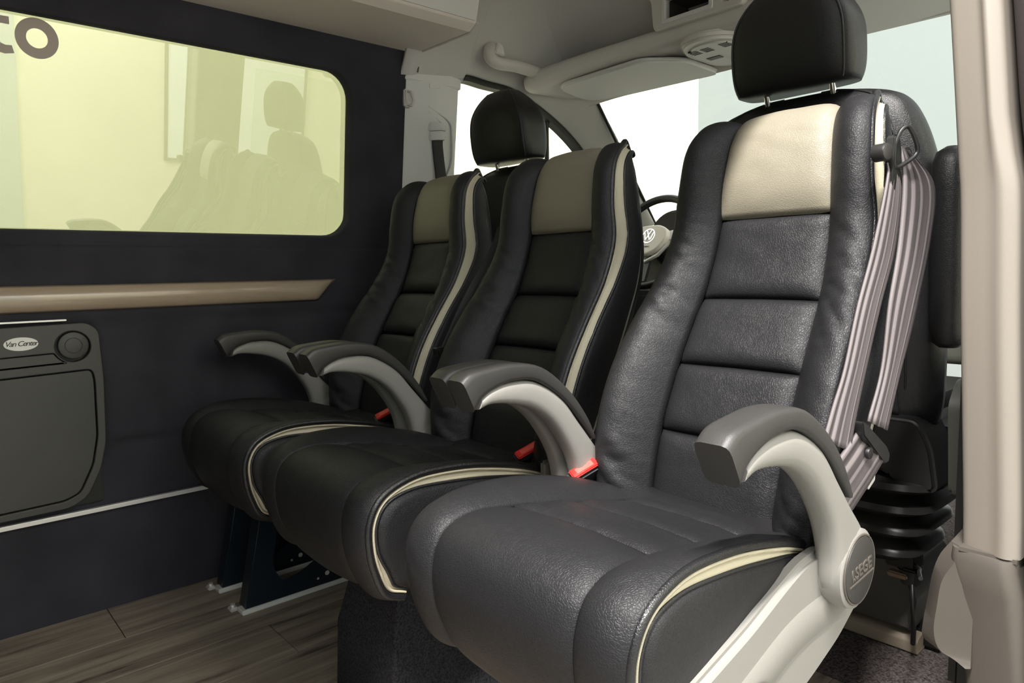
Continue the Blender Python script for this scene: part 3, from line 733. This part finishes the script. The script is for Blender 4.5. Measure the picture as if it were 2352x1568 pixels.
    for sx in (-1, 1):
        def fn(u, v, sx=sx):
            t = u; r = at(Cc, t); p = np.array([r[5] * sx, r[0], r[1]]); q = np.array([r[4] * sx, r[2], r[3]])
            m = p * (1 - v) + q * v; d = nrm2(Cc, t, 0); no = np.array([d[1], -d[0]])
            off = 0.008 * math.sin(PI * v) ** 0.7 * (.5 + .5 * sm(0, .3, t)) - 0.004 * (1 - v) ** 8
            off += 0.0022 * math.sin(PI * v) * (wr(t * 26 + v * 2, sx * 4, v) * (1.6 if t < .35 else .5))
            return (m[0] + sx * 0.3 * off, m[1] + no[0] * off, m[2] + no[1] * off)
        gridobj('seat_bolster', fn, 110, 12, LEATHER, root, 0.006, 1)
        def ce(t, down, dx=0.0, sx=sx):
            r = at(Cc, t); d = nrm2(Cc, t, 2); no = np.array([-d[1], d[0]])
            return Vector((sx * (r[4] + dx), r[2] + no[0] * down, r[3] + no[1] * down))
        tube('piping', [ce(t, -0.002, 0.001) for t in ts], 0.0058, PIPE, root)
        cg = lambda t: 0.004 + 0.011 * math.exp(-((t - 0.30) / 0.16) ** 2) + 0.007 * math.exp(-((t - 0.86) / 0.09) ** 2)
        o = tube('piping', [ce(t, 0.0065, 0.002) for t in ts[8:]], 0.0024, BEIGE, root, res=6); o['label'] = 'beige piping'
        o = gridobj('seat_gusset', lambda u, v, cg=cg, ce=ce, sx=sx: ce(.08 + .92 * u, 0.006 + cg(.08 + .92 * u) * v) + Vector((-sx * 0.003 * math.sin(PI * v), 0, 0)), 90, 5, BEIGE, root, 0.004, 0); o['label'] = 'beige leather gusset'
        tube('piping', [ce(t, 0.0075 + cg(t), 0.001) for t in ts[6:]], 0.003, PIPE, root)
        def side(u, v, sx=sx, ce=ce, cg=cg):
            t = 0.06 + 0.94 * u; a = ce(t, 0.008 + cg(t)); b = Vector((sx * 0.186, 0.60 + (0.86 - .60) * (1 - u) ** 0.9, 0.37 + 0.06 * (1 - u)))
            p = a.lerp(b, v); p.x += sx * (0.008 * math.sin(PI * v) ** 0.6) ; return p
        gridobj('seat_side_panel', side, 60, 10, LEATHER, root, 0.004, 0)
    rings = []
    for i in range(0, 26):
        r = at(Cc, i / 25); d = nrm2(Cc, i / 25, 0); no = np.array([d[1], -d[0]]); w = r[4] - .008
        o_ = (r[0] - no[0] * .018, r[1] - no[1] * .018)
        b_ = (0.62 + 0.25 * (1 - i / 25), 0.375 + .05 * (1 - i / 25))
        rings.append([(-w, o_[0], o_[1]), (w, o_[0], o_[1]), (w, b_[0], b_[1]), (-w, b_[0], b_[1])])
    V, F = loft(rings); link('seat_core', V, F, PIPE, root, smooth=False)
    # under-seat pan
    prism('seat_pan', rounded([(.585, .345), (.60, .32), (.80, .33), (.97, .38), (.99, .47), (.93, .48), (.62, .40)], .02), lambda p, s_: (-.17 + .34 * s_, p[0], p[1]), BLACKP, root, bevel=.004)

I_ = cr([(.640, .640), (.665, .645), (.705, .640), (.750, .627), (.788, .603), (.820, .568), (.846, .526), (.858, .485), (.862, .440), (.884, .406)], 46)
O_ = cr([(.646, .657), (.665, .668), (.700, .675), (.755, .671), (.815, .638), (.858, .590), (.902, .540), (.942, .496), (.958, .455)], 46)
PI_ = cr([(.630, .638), (.643, .655), (.668, .668), (.705, .676), (.755, .671), (.812, .637), (.858, .592), (.892, .553)], 36)
PO_ = cr([(.607, .687), (.624, .698), (.655, .702), (.712, .704), (.770, .692), (.826, .652), (.870, .602), (.896, .558)], 36)
def srib(I, O, w, n=16, ex=3.2, wf=None):
    rings = []
    for i, (a, b) in enumerate(zip(I, O)):
        a = np.array(a); b = np.array(b); c = (a + b) / 2; h = (b - a) / 2
        ring = []
        ww = w * (wf(i / (len(I) - 1)) if wf else 1)
        for k in range(n):
            th = 2 * PI * (k + .5) / n; ct, st_ = math.cos(th), math.sin(th)
            x = ww * math.copysign(abs(ct) ** (2 / ex), ct); s = math.copysign(abs(st_) ** (2 / ex), st_)
            ring.append((x, c[0] + h[0] * s, c[1] + h[1] * s))
        rings.append(ring)
    return loft(rings)
PIV = (.912, .452)
def armrest(root, cx, outer_side, drop=0.0, badge=True):
    V, F = srib(I_, O_, 0.0195)
    arm = link('armrest', V, F, ARMSHELL, root, auto=50); arm['label'] = 'curved cream armrest'
    V, F = srib(PI_, PO_, 0.0215, ex=5.5, wf=lambda t: 1 - 0.12 * max(0, (t - .8) / .2))
    p = link('arm_pad', V, F, PAD, arm, auto=50); p['label'] = 'dark grey pad'
    hub = []
    for x, k in ((-.0205, .9), (-.017, 1), (.017, 1), (.0205, .9)):
        hub.append([(x, PIV[0] + .050 * k * math.cos(a), PIV[1] + .053 * k * math.sin(a)) for a in [2 * PI * j / 36 for j in range(36)]])
    V, F = loft(hub); link('pivot_hub', V, F, ARMSHELL, arm, auto=50)
    if badge:
        s = outer_side
        ring = [( s * .0205, PIV[0] + .0455 * math.cos(a), PIV[1] + .0455 * math.sin(a)) for a in [2 * PI * j / 40 for j in range(41)]]
        tube('cap_ring', ring, .0016, LOWTRIM, arm, res=6)
        c = disc('pivot_cap', (s * .019, PIV[0], PIV[1]), .0435, (s, 0, 0), .0035, PAD, arm, bevel=.001)
        if s > 0:
            mt = Matrix.Translation((.0226, PIV[0] + .002, PIV[1])) @ Matrix.Rotation(math.radians(2), 4, 'X') @ face_x(0, 0, 0)
            text('lettering', 'I.SEGE', 0.0225, 0.0007, mt, LOWTRIM, arm, bold=.0004)
            plate('underline', [(-.036, -.0115), (.036, -.0115), (.036, -.0135), (-.036, -.0135)], [], .0014, mt, LOWTRIM, arm)
    piv = Matrix.Translation((0, PIV[0], PIV[1])); rot = Matrix.Rotation(drop, 4, 'X')
    arm.matrix_local = Matrix.Translation((cx, 0, 0)) @ piv @ rot @ piv.inverted()
    return arm

def buckle(root, x, y, z, m, lab):
    b = box('belt_buckle', (-.013, -.030, -.035), (.013, .03, .012), BLACKP, root, .004); b['label'] = lab
    fr = box('release_button', (-.010, -.026, .011), (.010, .026, .0165), m, b, .002)
    if m is RED: box('button_mark', (-.0055, -.016, .0160), (.0055, .018, .0175), REDL, b, .0005)
    b.matrix_local = Matrix.Translation((x, y, z)) @ Matrix.Rotation(math.radians(-22), 4, 'Z') @ Matrix.Rotation(math.radians(24), 4, 'X') @ Matrix.Rotation(math.radians(32), 4, 'Y')
    tube('buckle_stalk', [(x, y + .01, z - .02), (x, y + .03, z - .07), (x, y + .04, z - .12)], .009, BLACKP, root, flat=.4)
    return b

def make_seat(label):
    root = empty('passenger_seat'); tag(root, label, 'seat', 'rear facing leather seats in a row')
    seat_mesh(root, None)
    return root
def copy_tree(o, parent=None):
    c = o.copy(); COL.objects.link(c)
    if parent: c.parent = parent
    for ch in list(o.children): copy_tree(ch, c)
    return c
seat3 = make_seat('nearest black leather seat with cream head panel and raised curved armrests')
seat2 = copy_tree(seat3); seat1 = copy_tree(seat3)
seat2['label'] = 'middle black leather seat with cream head panel, between two others'
seat1['label'] = 'farthest black leather seat with cream head panel, beside the navy wall'
seat3.location = (-.605, 0, 0); seat2.location = (-1.105, 0, 0); seat1.location = (-1.600, 0, 0)
for s, xn, xf, dn in ((seat3, .222, -.217, .05), (seat2, .236, -.230, 0), (seat1, .205, -.246, 0)):
    armrest(s, xn, 1, dn); armrest(s, xf, -1, 0)
buckle(seat3, -.204, .872, .496, RED, 'buckle with bright red release button')
buckle(seat2, .118, .905, .490, RED, 'buckle with red release button')
buckle(seat1, .130, .880, .500, RED, 'buckle with red release button')
for s in (seat2, seat1):
    box('recline_bracket', (.192, .86, .36), (.205, .99, .50), SHELL, s, .006)

# cream side cover with the handle recess under the nearest seat
sc = prism('side_cover', rounded([(.93, .45), (.885, .480), (.825, .477), (.775, .462), (.70, .436), (.58, .405), (.50, .375), (.44, .335), (.43, .29), (.50, .262), (.62, .268), (.76, .285), (.86, .312), (.93, .335), (.995, .37), (1.01, .41), (.985, .44)], .02, 4),
           lambda p, s_: (.186 + .026 * s_, p[0], p[1]), ARMSHELL, seat3, bevel=.008, seg=3)
sc['label'] = 'cream plastic side cover'
crest = [(.80, .462), (.74, .43), (.66, .395), (.56, .36), (.48, .33)]
V, F = loft([[(.209, p[0], p[1] + .006), (.2165, p[0] + .002, p[1] - .010), (.2150, p[0] + .012, p[1] - .040), (.209, p[0] + .02, p[1] - .060)] for p in [tuple(q) for q in cr([(.93, .415), (.86, .42), (.78, .412), (.68, .382), (.58, .352), (.50, .33)], 30)]])
link('cover_rib', V, F, ARMSHELL, sc, auto=60)
prism('handle_recess', rounded([(.665, .352), (.70, .372), (.728, .366), (.742, .338), (.735, .300), (.66, .300)], .012), lambda p, s_: (.216 + .0085 * s_, p[0], p[1]), LOWTRIM, sc, bevel=.002)
prism('release_handle', rounded([(.680, .345), (.714, .362), (.735, .330), (.75, .295), (.67, .295)], .004), lambda p, s_: (.222 + .008 * s_, p[0], p[1]), ARMSHELL, sc, bevel=.002)
# leg frame hidden under the nearest seat
prism('leg_frame', [(.66, 0), (.70, .33), (.74, .33), (.72, .05), (.92, .05), (.94, .36), (.98, .36), (.98, 0)], lambda p, s_: (-.02 + .03 * s_, p[0], p[1]), STEELB, seat3, bevel=.002)

# belt of the nearest seat
bt = empty('seat_belt'); tag(bt, 'grey striped seat belt hooked beside the nearest backrest', 'seat belt')
def strap(name, L, R, xs_, m, parent, sub=40):
    Lc = cr(L, sub); Rc = cr(R, sub); Xc = cr([(x[0], x[1]) for x in xs_], sub)
    def fn(u, v):
        i = min(int(round(u * (sub - 1))), sub - 1); a = Lc[i]; b = Rc[i]; x = Xc[i][0] * (1 - v) + Xc[i][1] * v
        return (x + .0012 * math.sin(v * PI * 6), a[0] * (1 - v) + b[0] * v, a[1] * (1 - v) + b[1] * v)
    return gridobj(name, fn, sub - 1, 16, m, parent, .0016, 0, uv=True)
strap('webbing', [(1.075, .99), (1.065, .965), (1.02, .87), (.97, .79), (.93, .71), (.90, .665), (.875, .625)], [(1.09, .985), (1.105, .955), (1.085, .87), (1.03, .79), (.985, .71), (.95, .645), (.93, .60)],
      [(-.408, -.404), (-.404, -.398), (-.402, -.396), (-.40, -.392), (-.398, -.39), (-.398, -.388), (-.398, -.386)], WEB, bt)
strap('webbing', [(1.105, 1.015), (1.110, .96), (1.088, .87), (1.045, .79), (1.02, .70), (.975, .635)], [(1.135, 1.010), (1.215, .965), (1.190, .88), (1.125, .77), (1.07, .69), (1.025, .615)],
      [(-.402, -.398), (-.398, -.39), (-.394, -.384), (-.388, -.38), (-.386, -.378), (-.384, -.376)], WEB, bt)
strap('webbing', [(.955, .625), (.925, .610), (.885, .590), (.86, .56)], [(1.025, .575), (.985, .55), (.94, .525), (.90, .50)], [(-.388, -.378), (-.388, -.38), (-.388, -.382), (-.39, -.386)], WEB, bt)
tg = prism('belt_tongue', rounded([(.945, .640), (.958, .636), (1.030, .592), (1.042, .578), (1.038, .566), (1.022, .568), (.950, .620)], .005), lambda p, s_: (-.392 + .015 * s_, p[0], p[1]), BLACKP, bt, bevel=.004)
disc('stop_button', (-.381, .972, .592), .008, (1, 0, 0), .005, BLACKP, bt, n=20, bevel=.001)
plate('latch_plate', rounded([(.975, .570), (1.010, .585), (1.012, .545), (.990, .535)], .003), [rounded([(.985, .565), (1.003, .572), (1.004, .552), (.993, .547)], .002)], .002, face_x(-.386, 0, 0), ALU, bt)
for y, z in ((1.063, 1.003), (1.135, 1.006)):
    disc('guide_button', (-.418, y, z), .0125, (1, -.25, 0), .020, DARKP, bt, n=24, bevel=.004)
V, F = tube_vf(cr([(-.402, 1.086, 1.015), (-.396, 1.092, 1.035), (-.390, 1.104, 1.040), (-.386, 1.124, 1.018), (-.388, 1.128, 1.004), (-.396, 1.108, .990), (-.402, 1.088, .985), (-.402, 1.086, 1.015)], 40), .0032, 8)
link('guide_loop', V, F, BLACKP, bt, auto=60)
prism('guide_block', rounded([(1.075, .955), (1.10, .945), (1.112, 1.0), (1.10, 1.03), (1.082, 1.03)], .006), lambda p, s_: (-.412 + .012 * s_, p[0], p[1]), RUBBER, bt, bevel=.002)

# belt between the far and the middle seat
b2 = empty('seat_belt'); tag(b2, 'dark seat belt hanging between the farthest and the middle backrest', 'seat belt')
pth = cr([(-1.352, 1.165, .965), (-1.35, 1.13, .90), (-1.345, 1.05, .80), (-1.34, .985, .70), (-1.34, .965, .665)], 40)
ribbon_flat('webbing', pth, (0.15, .8, .35), .040, WEBD, b2)
prism('belt_tongue', rounded([(.935, .672), (.985, .672), (.985, .652), (.94, .648)], .005), lambda p, s_: (-1.352 + .022 * s_, p[0], p[1]), BLACKP, b2, bevel=.003)
tube('webbing_loop', cr([(-1.335, .965, .655), (-1.33, .950, .60), (-1.325, .945, .56), (-1.325, .965, .52), (-1.33, 1.0, .49)], 24), .006, WEBD, b2, flat=.4)

# ------------------------------------------------------------------ seat supports
def steel_frame(x, label):
    r = empty('leg_frame', (x, 0, 0)); tag(r, label, 'frame', 'dark steel leg frames under the double seat')
    out = [(.600, .012), (.664, .322), (.965, .322), (1.00, .012)]
    hole = rounded([(.672, .10), (.700, .055), (.745, .060), (.85, .115), (.875, .20), (.84, .285), (.705, .285)], .02)
    plate('side_plate', [(p[0], p[1]) for p in out], [hole], .006, face_x(0.024, 0, 0), STEELB, r, bevel=.001)
    V, F = loft([[(-.020, .600, .010), (.027, .598, .010), (.027, .604, .010), (-.020, .606, .010)], [(-.020, .664, .322), (.027, .662, .322), (.027, .668, .322), (-.020, .670, .322)]])
    link('front_flange', V, F, STEELB, r, smooth=False)
    box('foot_rail', (-.004, .588, 0.0), (.034, 1.02, .012), WHITEM, r, .002)
    box('foot_lug', (-.030, .572, 0.0), (-.004, .592, .010), ALU, r, .003)
    disc('bolt', (-.018, .583, .008), .006, (0, 0, 1), .008, ALU, r, n=8)
    for y, z, q in ((.795, .032, .0035), (.822, .040, .0065), (.850, .047, .0035)):
        disc('bolt', (.026, y, z), q, (1, 0, 0), .003, ALU, r, n=20, bevel=.001)
    return r
steel_frame(-1.745, 'dark steel leg frame under the farthest seats, the one nearer the camera')
steel_frame(-1.912, 'dark steel leg frame under the farthest seat, the one close to the wall')
tag(box('fire_extinguisher', (-1.62, 1.02, .0), (-1.54, 1.30, .09), mat('dark_red_cylinder', (95, 14, 16), .35), None, .035, 5), 'dark red canister on the floor behind the leg frame', 'canister')
ped = empty('seat_pedestal'); tag(ped, 'black carpeted pedestal box under the gap between middle and nearest seat', 'pedestal')
rings = []
for z, g in ((0.0, 0.0), (.15, -.012), (.29, -.072), (.312, -.085)):
    x0 = -1.275 - g * .9; rings.append([(x0, .618 - g * .25, z), (-1.045, .618 - g * .25, z), (-1.045, 1.25, z), (x0, 1.25, z)])
V, F = loft(rings); o = link('carpet_cover', V, F, CARPET, ped, smooth=False); bv = o.modifiers.new('bevel', 'BEVEL'); bv.width = .006; bv.segments = 2
box('top_plate', (-1.16, .66, .312), (-1.06, .98, .318), BLACKP, ped)

# ------------------------------------------------------------------ front seats (facing forward)
def superring(cx, cy, a, b, z, n=40, ex=3.0, tilt=0):
    out = []
    for k in range(n):
        th = 2 * PI * k / n; c, s = math.cos(th), math.sin(th)
        out.append((cx + a * math.copysign(abs(c) ** (2 / ex), c), cy + b * math.copysign(abs(s) ** (2 / ex), s), z + tilt * (b * math.copysign(abs(s) ** (2 / ex), s))))
    return out
fy = lambda z: 1.47 + (1.15 - z) * .13
FR = cr([(.50, .235, .05), (.56, .255, .065), (.70, .262, .07), (.85, .266, .07), (.97, .262, .066), (1.06, .245, .06), (1.12, .226, .054), (1.16, .202, .046), (1.180, .165, .036), (1.194, .10, .022), (1.198, .05, .010)], 46)
def make_front():
    root = empty('front_seat'); tag(root, 'black leather front passenger seat close behind the nearest seat', 'seat', 'black front cab seats')
    V, F = loft([superring(0, fy(r[0]), r[1], r[2], r[0]) for r in FR]); link('backrest', V, F, FRONTLEATHER, root, auto=70)
    def rear(u, v):
        z = .545 + .50 * u; i = min(range(len(FR)), key=lambda k: abs(FR[k][0] - z)); r = FR[i]; s = 2 * v - 1; hw = .195 - .02 * u
        x = s * hw; q = (1 - min(.999, abs(x / r[1])) ** 3) ** (1 / 3)
        return (x, fy(z) - (r[2] + .004) * q - .002 * (1 - s ** 8) * (1 - (2 * u - 1) ** 8), z)
    o = gridobj('map_pocket', rear, 40, 24, MAP, root, .006, -1)
    pts = [(-.195, .545)] + [(-.195 + .02 * k / 10, .545 + .5 * k / 10) for k in range(11)] + [(.175 + .02 * k / 10, 1.045 - .5 * k / 10) for k in range(11)]
    path = []
    for x, z in pts + [pts[0]]:
        i = min(range(len(FR)), key=lambda k: abs(FR[k][0] - z)); r = FR[i]; q = (1 - min(.999, abs(x / r[1])) ** 3) ** (1 / 3); path.append((x, fy(z) - (r[2] + .005) * q, z))
    tube('piping', path, .003, PIPE, root)
    # seam along the shoulder
    sh = []
    for r in FR[6:]:
        q = (1 - .80 ** 3) ** (1 / 3); sh.append((.80 * r[1], fy(r[0]) - r[2] * q - .001, r[0]))
    tube('seam', sh, .0022, PIPE, root); tube('seam', [(-p[0], p[1], p[2]) for p in sh], .0022, PIPE, root)
    # headrest
    HZ = 1.207
    hr = []
    for u in [k / 22 for k in range(23)]:
        z = HZ + .205 * u
        a = .131 - .006 * u - .074 * max(0, (u - .40) / .60) ** 2.3 - .010 * (1 - u) ** 10; b = .062 * (1 - .55 * max(0, (u - .6) / .4) ** 2.2) * (1 - .25 * (1 - u) ** 8)
        hr.append(superring(0, 1.430 - .02 * u, a, b, z, 44, 4.2))
    top = superring(0, 1.405, .035, .015, HZ + .2075, 44, 2.5)
    h = link('headrest', *loft(hr + [top]), FRONTLEATHER, root, auto=80)
    for sx in (-1, 1):
        tube('seam', [(sx * max(p[0] for p in r) * .90, 1.430 - .02 * (i / 22) - (max(p[1] for p in r) - (1.430 - .02 * i / 22)) * .80, r[0][2]) for i, r in enumerate(hr)], .0022, PIPE, h)
        tube('headrest_post', [(sx * .070, 1.43, HZ + .02), (sx * .070, 1.455, 1.15)], .0065, CHROME, root, res=14)
        disc('post_collar', (sx * .070, 1.452, 1.182), .014, (0, 0, 1), .012, BLACKP, root, n=20, bevel=.003)
    # cushion and lower body
    box('seat_cushion', (-.25, 1.56, .42), (.25, 2.05, .56), FRONTLEATHER, root, .05, 5)
    # plastic skirt of the seat, rear side
    prism('rear_skirt', rounded([(-.27, .455), (-.26, .545), (.235, .545), (.262, .49), (.275, .405), (.24, .395), (.18, .435), (-.18, .46)], .02), lambda p, s_: (p[0], 1.455 + .12 * s_ + (.02 if abs(p[0]) > .2 else 0), p[1]), BLACKP, root, bevel=.008, seg=3)
    tube('skirt_seam', [(.165, 1.452, .545), (.17, 1.450, .46), (.172, 1.452, .44)], .0022, RUBBER, root)
    return root
fs = make_front(); fs2 = copy_tree(fs)
fs.location = (-.722, 0, 0); fs2.location = (-1.622, 0, 0)
fs2.scale = (1, 1, .975); fs2['label'] = 'black leather driver seat whose headrest shows between the far and middle seat'
for h in fs2.children:
    pass
def bellows(root):
    rings = []
    prof = []
    z = .425
    for k in range(4):
        prof += [(z, .235 - .008 * k), (z - .010, .268 - .012 * k), (z - .022, .272 - .012 * k), (z - .030, .262 - .012 * k), (z - .034, .232 - .008 * k), (z - .046, .222 - .008 * k)]
        z -= .050
    for zz, a in prof: rings.append(superring(0, 1.60, a, .13 + (a - .235) * 1.0, zz, 48, 5))
    V, F = loft(rings); return link('bellows', V, F, BELL, root, auto=50)
bellows(fs); bellows(fs2)
for s in (fs, fs2):
    prism('base_box', rounded([(-.24, .05), (-.24, .20), (.10, .215), (.13, .21), (.16, .195), (.185, .18), (.205, .12), (.20, .05)], .008), lambda p, s_: (p[0], 1.60 + .25 * s_, p[1]), BASEP, s, bevel=.006)
    box('base_plinth', (-.25, 1.64, .0), (.25, 2.0, .055), RUBBER, s, .01)
# folded armrest of the passenger seat
V, F = loft([superring(.285, 1.47 - .02 * ((z - .7) / .35), a, b, z, 28, 2.6) for z, a, b in ((.690, .015, .02), (.700, .027, .035), (.73, .031, .042), (.85, .032, .044), (.98, .032, .044), (1.025, .030, .042), (1.045, .024, .034), (1.055, .010, .015))])
o = link('folded_armrest', V, F, FRONTLEATHER, fs, auto=70); o['label'] = 'black armrest folded upright'
cb = empty('wiring_connector'); tag(cb, 'black wiring connector with a brown clip beside the seat base', 'connector')
box('connector_block', (-.565, 1.55, .205), (-.505, 1.60, .240), RUBBER, cb, .004)
box('connector_block', (-.530, 1.54, .175), (-.498, 1.58, .210), RUBBER, cb, .004)
box('clip', (-.555, 1.535, .188), (-.515, 1.555, .200), mat('brown_clip', (120, 98, 80), .6), cb, .003)
tube('cable', cr([(-.505, 1.55, .22), (-.48, 1.50, .235), (-.455, 1.42, .262), (-.43, 1.35, .28)], 20), .004, BLACKP, cb)
tube('cable', cr([(-.51, 1.55, .19), (-.50, 1.53, .15), (-.50, 1.54, .10), (-.51, 1.57, .04)], 20), .005, BLACKP, cb)

# ------------------------------------------------------------------ right door pillar and sill trims
rp = empty('trim_9'); struct(rp)
rows = [(.437, -.312), (.50, -.314), (.62, -.320), (.78, -.328), (.93, -.334), (1.0, -.340), (1.23, -.360), (1.45, -.382), (1.70, -.41)]
rings = []
for z, x in [tuple(q) for q in cr(rows, 30)]:
    w = .066 + .008 * sm(1.05, .93, z) if z > .93 else .074; j = 0
    rings.append([(a, b, z) for a, b in rounded([(x, 1.36), (x - .001, 1.142), (x + .040, 1.128), (x + w - .018, 1.118), (x + w + j, 1.128), (x + w + .006 + j, 1.36)], .012, 4)])
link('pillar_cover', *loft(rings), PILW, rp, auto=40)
rows = [(-.02, -.292, 1.145), (.12, -.294, 1.14), (.20, -.296, 1.135), (.30, -.305, 1.128), (.38, -.312, 1.12), (.42, -.320, 1.115), (.434, -.320, 1.12)]
rings = []
for z, x, y in rows:
    rings.append([(a, b, z) for a, b in rounded([(x, 1.40), (x - .002, y + .01), (x + .04, y), (x + .068, y - .004), (x + .080, y + .01), (x + .082, 1.40)], .012, 4)])
link('pillar_base', *loft(rings), LOWTRIM, rp, auto=40)
# scooped wing of the lower trim reaching into the cab
wing = [(1.10, -.300, .432), (1.12, -.318, .430)]
WG = cr([(.436, -.326, -.30), (.412, -.340, -.315), (.38, -.349, -.330), (.34, -.354, -.335), (.30, -.359, -.338), (.274, -.358, -.33), (.266, -.336, -.31), (.258, -.312, -.295)], 24)
rings = [[(q[1], 1.145, q[0]), (q[2], 1.125 , q[0]), (-.29, 1.13, q[0]), (-.29, 1.30, q[0]), (q[1] - .01, 1.30, q[0])] for q in WG]
link('trim_wing', *loft(rings), LOWTRIM, rp, auto=40)
box('joint_strip', (-.310, 1.124, .4325), (-.240, 1.34, .4385), LOWTRIM, rp)
rings = []
for z, x in [tuple(q) for q in cr([(-.1, -.225), (.43, -.234), (.78, -.247), (.93, -.252), (1.05, -.268), (1.23, -.286), (1.70, -.336)], 20)]:
    rings.append([(a, b, z) for a, b in rounded([(x, 1.36), (x, 1.135), (x + .03, 1.125), (x + .06, 1.15), (x + .06, 1.36)], .012, 3)])
struct(link('trim_10', *loft(rings), BROWNSEAL, None, auto=40))
rings = [[(a, b, z) for a, b in rounded([(x + .065, 1.36), (x + .065, 1.15), (x + .12, 1.15), (x + .14, 1.36)], .01, 3)] for z, x in ((-.1, -.225), (.43, -.234), (1.0, -.262), (1.7, -.336))]
struct(link('trim_11', *loft(rings), SHELL, None, auto=40))
# step trim between floor and cab
stp = struct(prism('trim_12', rounded([(1.602, 0.0), (1.602, .026), (1.612, .034), (1.70, .046), (1.74, .052), (1.74, 0)], .004, 3), lambda p, s_: (-1.9 + (1.388) * s_, p[0], p[1]), STEP))
# cab door trim on the right, behind the pillar
dr = struct(box('door_2', (-.40, 1.40, .05), (-.33, 2.75, .66), BLACKP, None, .02, 3))
dtr = prism('door_trim', rounded([(1.48, .40), (1.455, .585), (1.50, .632), (1.9, .640), (2.5, .64), (2.5, .3)], .02), lambda p, s_: (-.432 + .04 * s_, p[0], p[1]), DOORG, dr, bevel=.008)
w4 = struct(link('window_4', [(-.37, 1.40, .68), (-.37, 2.78, .92), (-.42, 2.0, 1.46), (-.42, 1.40, 1.46)], [(0, 1, 2, 3)], CLEARGLASS, None, smooth=False)); w4.modifiers.new('thickness', 'SOLIDIFY').thickness = .004

# ------------------------------------------------------------------ dashboard and steering wheel
db = empty('dashboard'); tag(db, 'grey and white dashboard seen between the seats', 'dashboard')
prof = rounded([(2.30, .55), (2.34, .80), (2.30, .93), (2.40, .955), (2.56, .925), (2.60, .55)], .03)
prism('dash_body', prof, lambda p, s_: (-1.93 + 1.52 * s_, p[0], p[1]), SHELL, db, bevel=.01)
prism('instrument_hood', [(-1.625 + .13 * math.cos(a), .945 + .125 * math.sin(a)) for a in [PI * k / 20 for k in range(21)]], lambda p, s_: (p[0], 2.27 + .14 * s_, p[1]), BLACKP, db, bevel=.008, seg=3)
for i in range(5): box('vent_slat', (-1.80, 2.292, .885 + .016 * i), (-1.70, 2.30, .890 + .016 * i), BLACKP, db)
for i in range(6): box('vent_slat', (-1.47, 2.285, .86 + .016 * i), (-1.36, 2.298, .866 + .016 * i), BLACKP, db)
box('centre_panel', (-1.50, 2.27, .70), (-1.30, 2.31, .82), BLACKP, db, .01)
box('trim_band', (-1.72, 2.275, .765), (-1.45, 2.30, .785), WHITEM, db, .004)
box('trim_band', (-1.72, 2.28, .71), (-1.45, 2.30, .725), SHELL, db, .004)
box('knee_panel', (-1.90, 2.25, .50), (-1.40, 2.30, .76), DARKP, db, .02)
sw = empty('steering_wheel'); tag(sw, 'steering wheel with pale hub and round emblem in front of the driver seat', 'steering wheel')
sw.location = (-1.628, 2.14, .948); sw.rotation_euler = (math.radians(66), 0, 0)
# local z points to the driver; y up along the wheel
rim = [(.178 * math.cos(a), .178 * math.sin(a), 0) for a in [2 * PI * k / 64 for k in range(65)]]
tube('rim', rim, .0145, BLACKP, sw, res=12)
bz = Matrix.Translation((0, 0, .006))
hubp = rounded([(-.075, .035), (-.04, .052), (.04, .052), (.075, .035), (.082, .0), (.055, -.045), (.0, -.070), (-.055, -.045), (-.082, 0)], .02, 4)
plate('hub', hubp, [], .03, Matrix.Translation((0, 0, .012)), mat('pale_hub_cover', (240, 232, 222), .4), sw, bevel=.006)
for a, L in ((12, .165), (168, .165), (270, .165)):
    ca, sa = math.cos(math.radians(a)), math.sin(math.radians(a))
    V, F = loft([[(ca * t - sa * w, sa * t + ca * w, z) for w, z in ((-.018, -.002), (.018, -.002), (.018, .012), (-.018, .012))] for t in (.06, .11, L)])
    link('spoke', V, F, ALU if a < 200 else DARKP, sw, smooth=False)
tube('spoke_trim', [(-.080, -.02, .012), (-.05, -.062, .014), (0, -.088, .014), (.05, -.062, .014), (.080, -.02, .012)], .007, ALU, sw)
plate('emblem', circ(0, .008, .029), [circ(0, .008, .0255)], .004, Matrix.Translation((0, 0, .032)), CHROME, sw)
plate('emblem_disc', circ(0, .008, .0255), [], .002, Matrix.Translation((0, 0, .0305)), DARKP, sw)
ey = .008
def strokes(name, pts, w):
    bm = bmesh.new()
    for (a, b) in zip(pts[:-1], pts[1:]):
        a = Vector((a[0], a[1], .0335)); b = Vector((b[0], b[1], .0335)); d = (b - a).normalized(); n = Vector((-d.y, d.x, 0)) * w / 2
        vs = [bm.verts.new(q) for q in (a - n, a + n, b + n, b - n)]; bm.faces.new(vs)
        bmesh.ops.solidify(bm, geom=bm.faces[-1:], thickness=.001) if False else None
    o = bm_link(name, bm, CHROME, sw, smooth=False, auto=None); o.modifiers.new('thickness', 'SOLIDIFY').thickness = .0015
strokes('emblem_letter', [(-.010, ey + .021), (0, ey + .003), (.010, ey + .021)], .0042)
strokes('emblem_letter', [(-.020, ey + .014), (-.010, ey - .017), (0, ey + .001), (.010, ey - .017), (.020, ey + .014)], .0042)
text('lettering', 'AIRBAG', .009, .0003, Matrix.Translation((0, -.036, .0335)), LOWTRIM, sw)
tube('steering_column', [(0, 0, -.01), (0, -.02, -.12)], .035, BLACKP, sw, res=16)
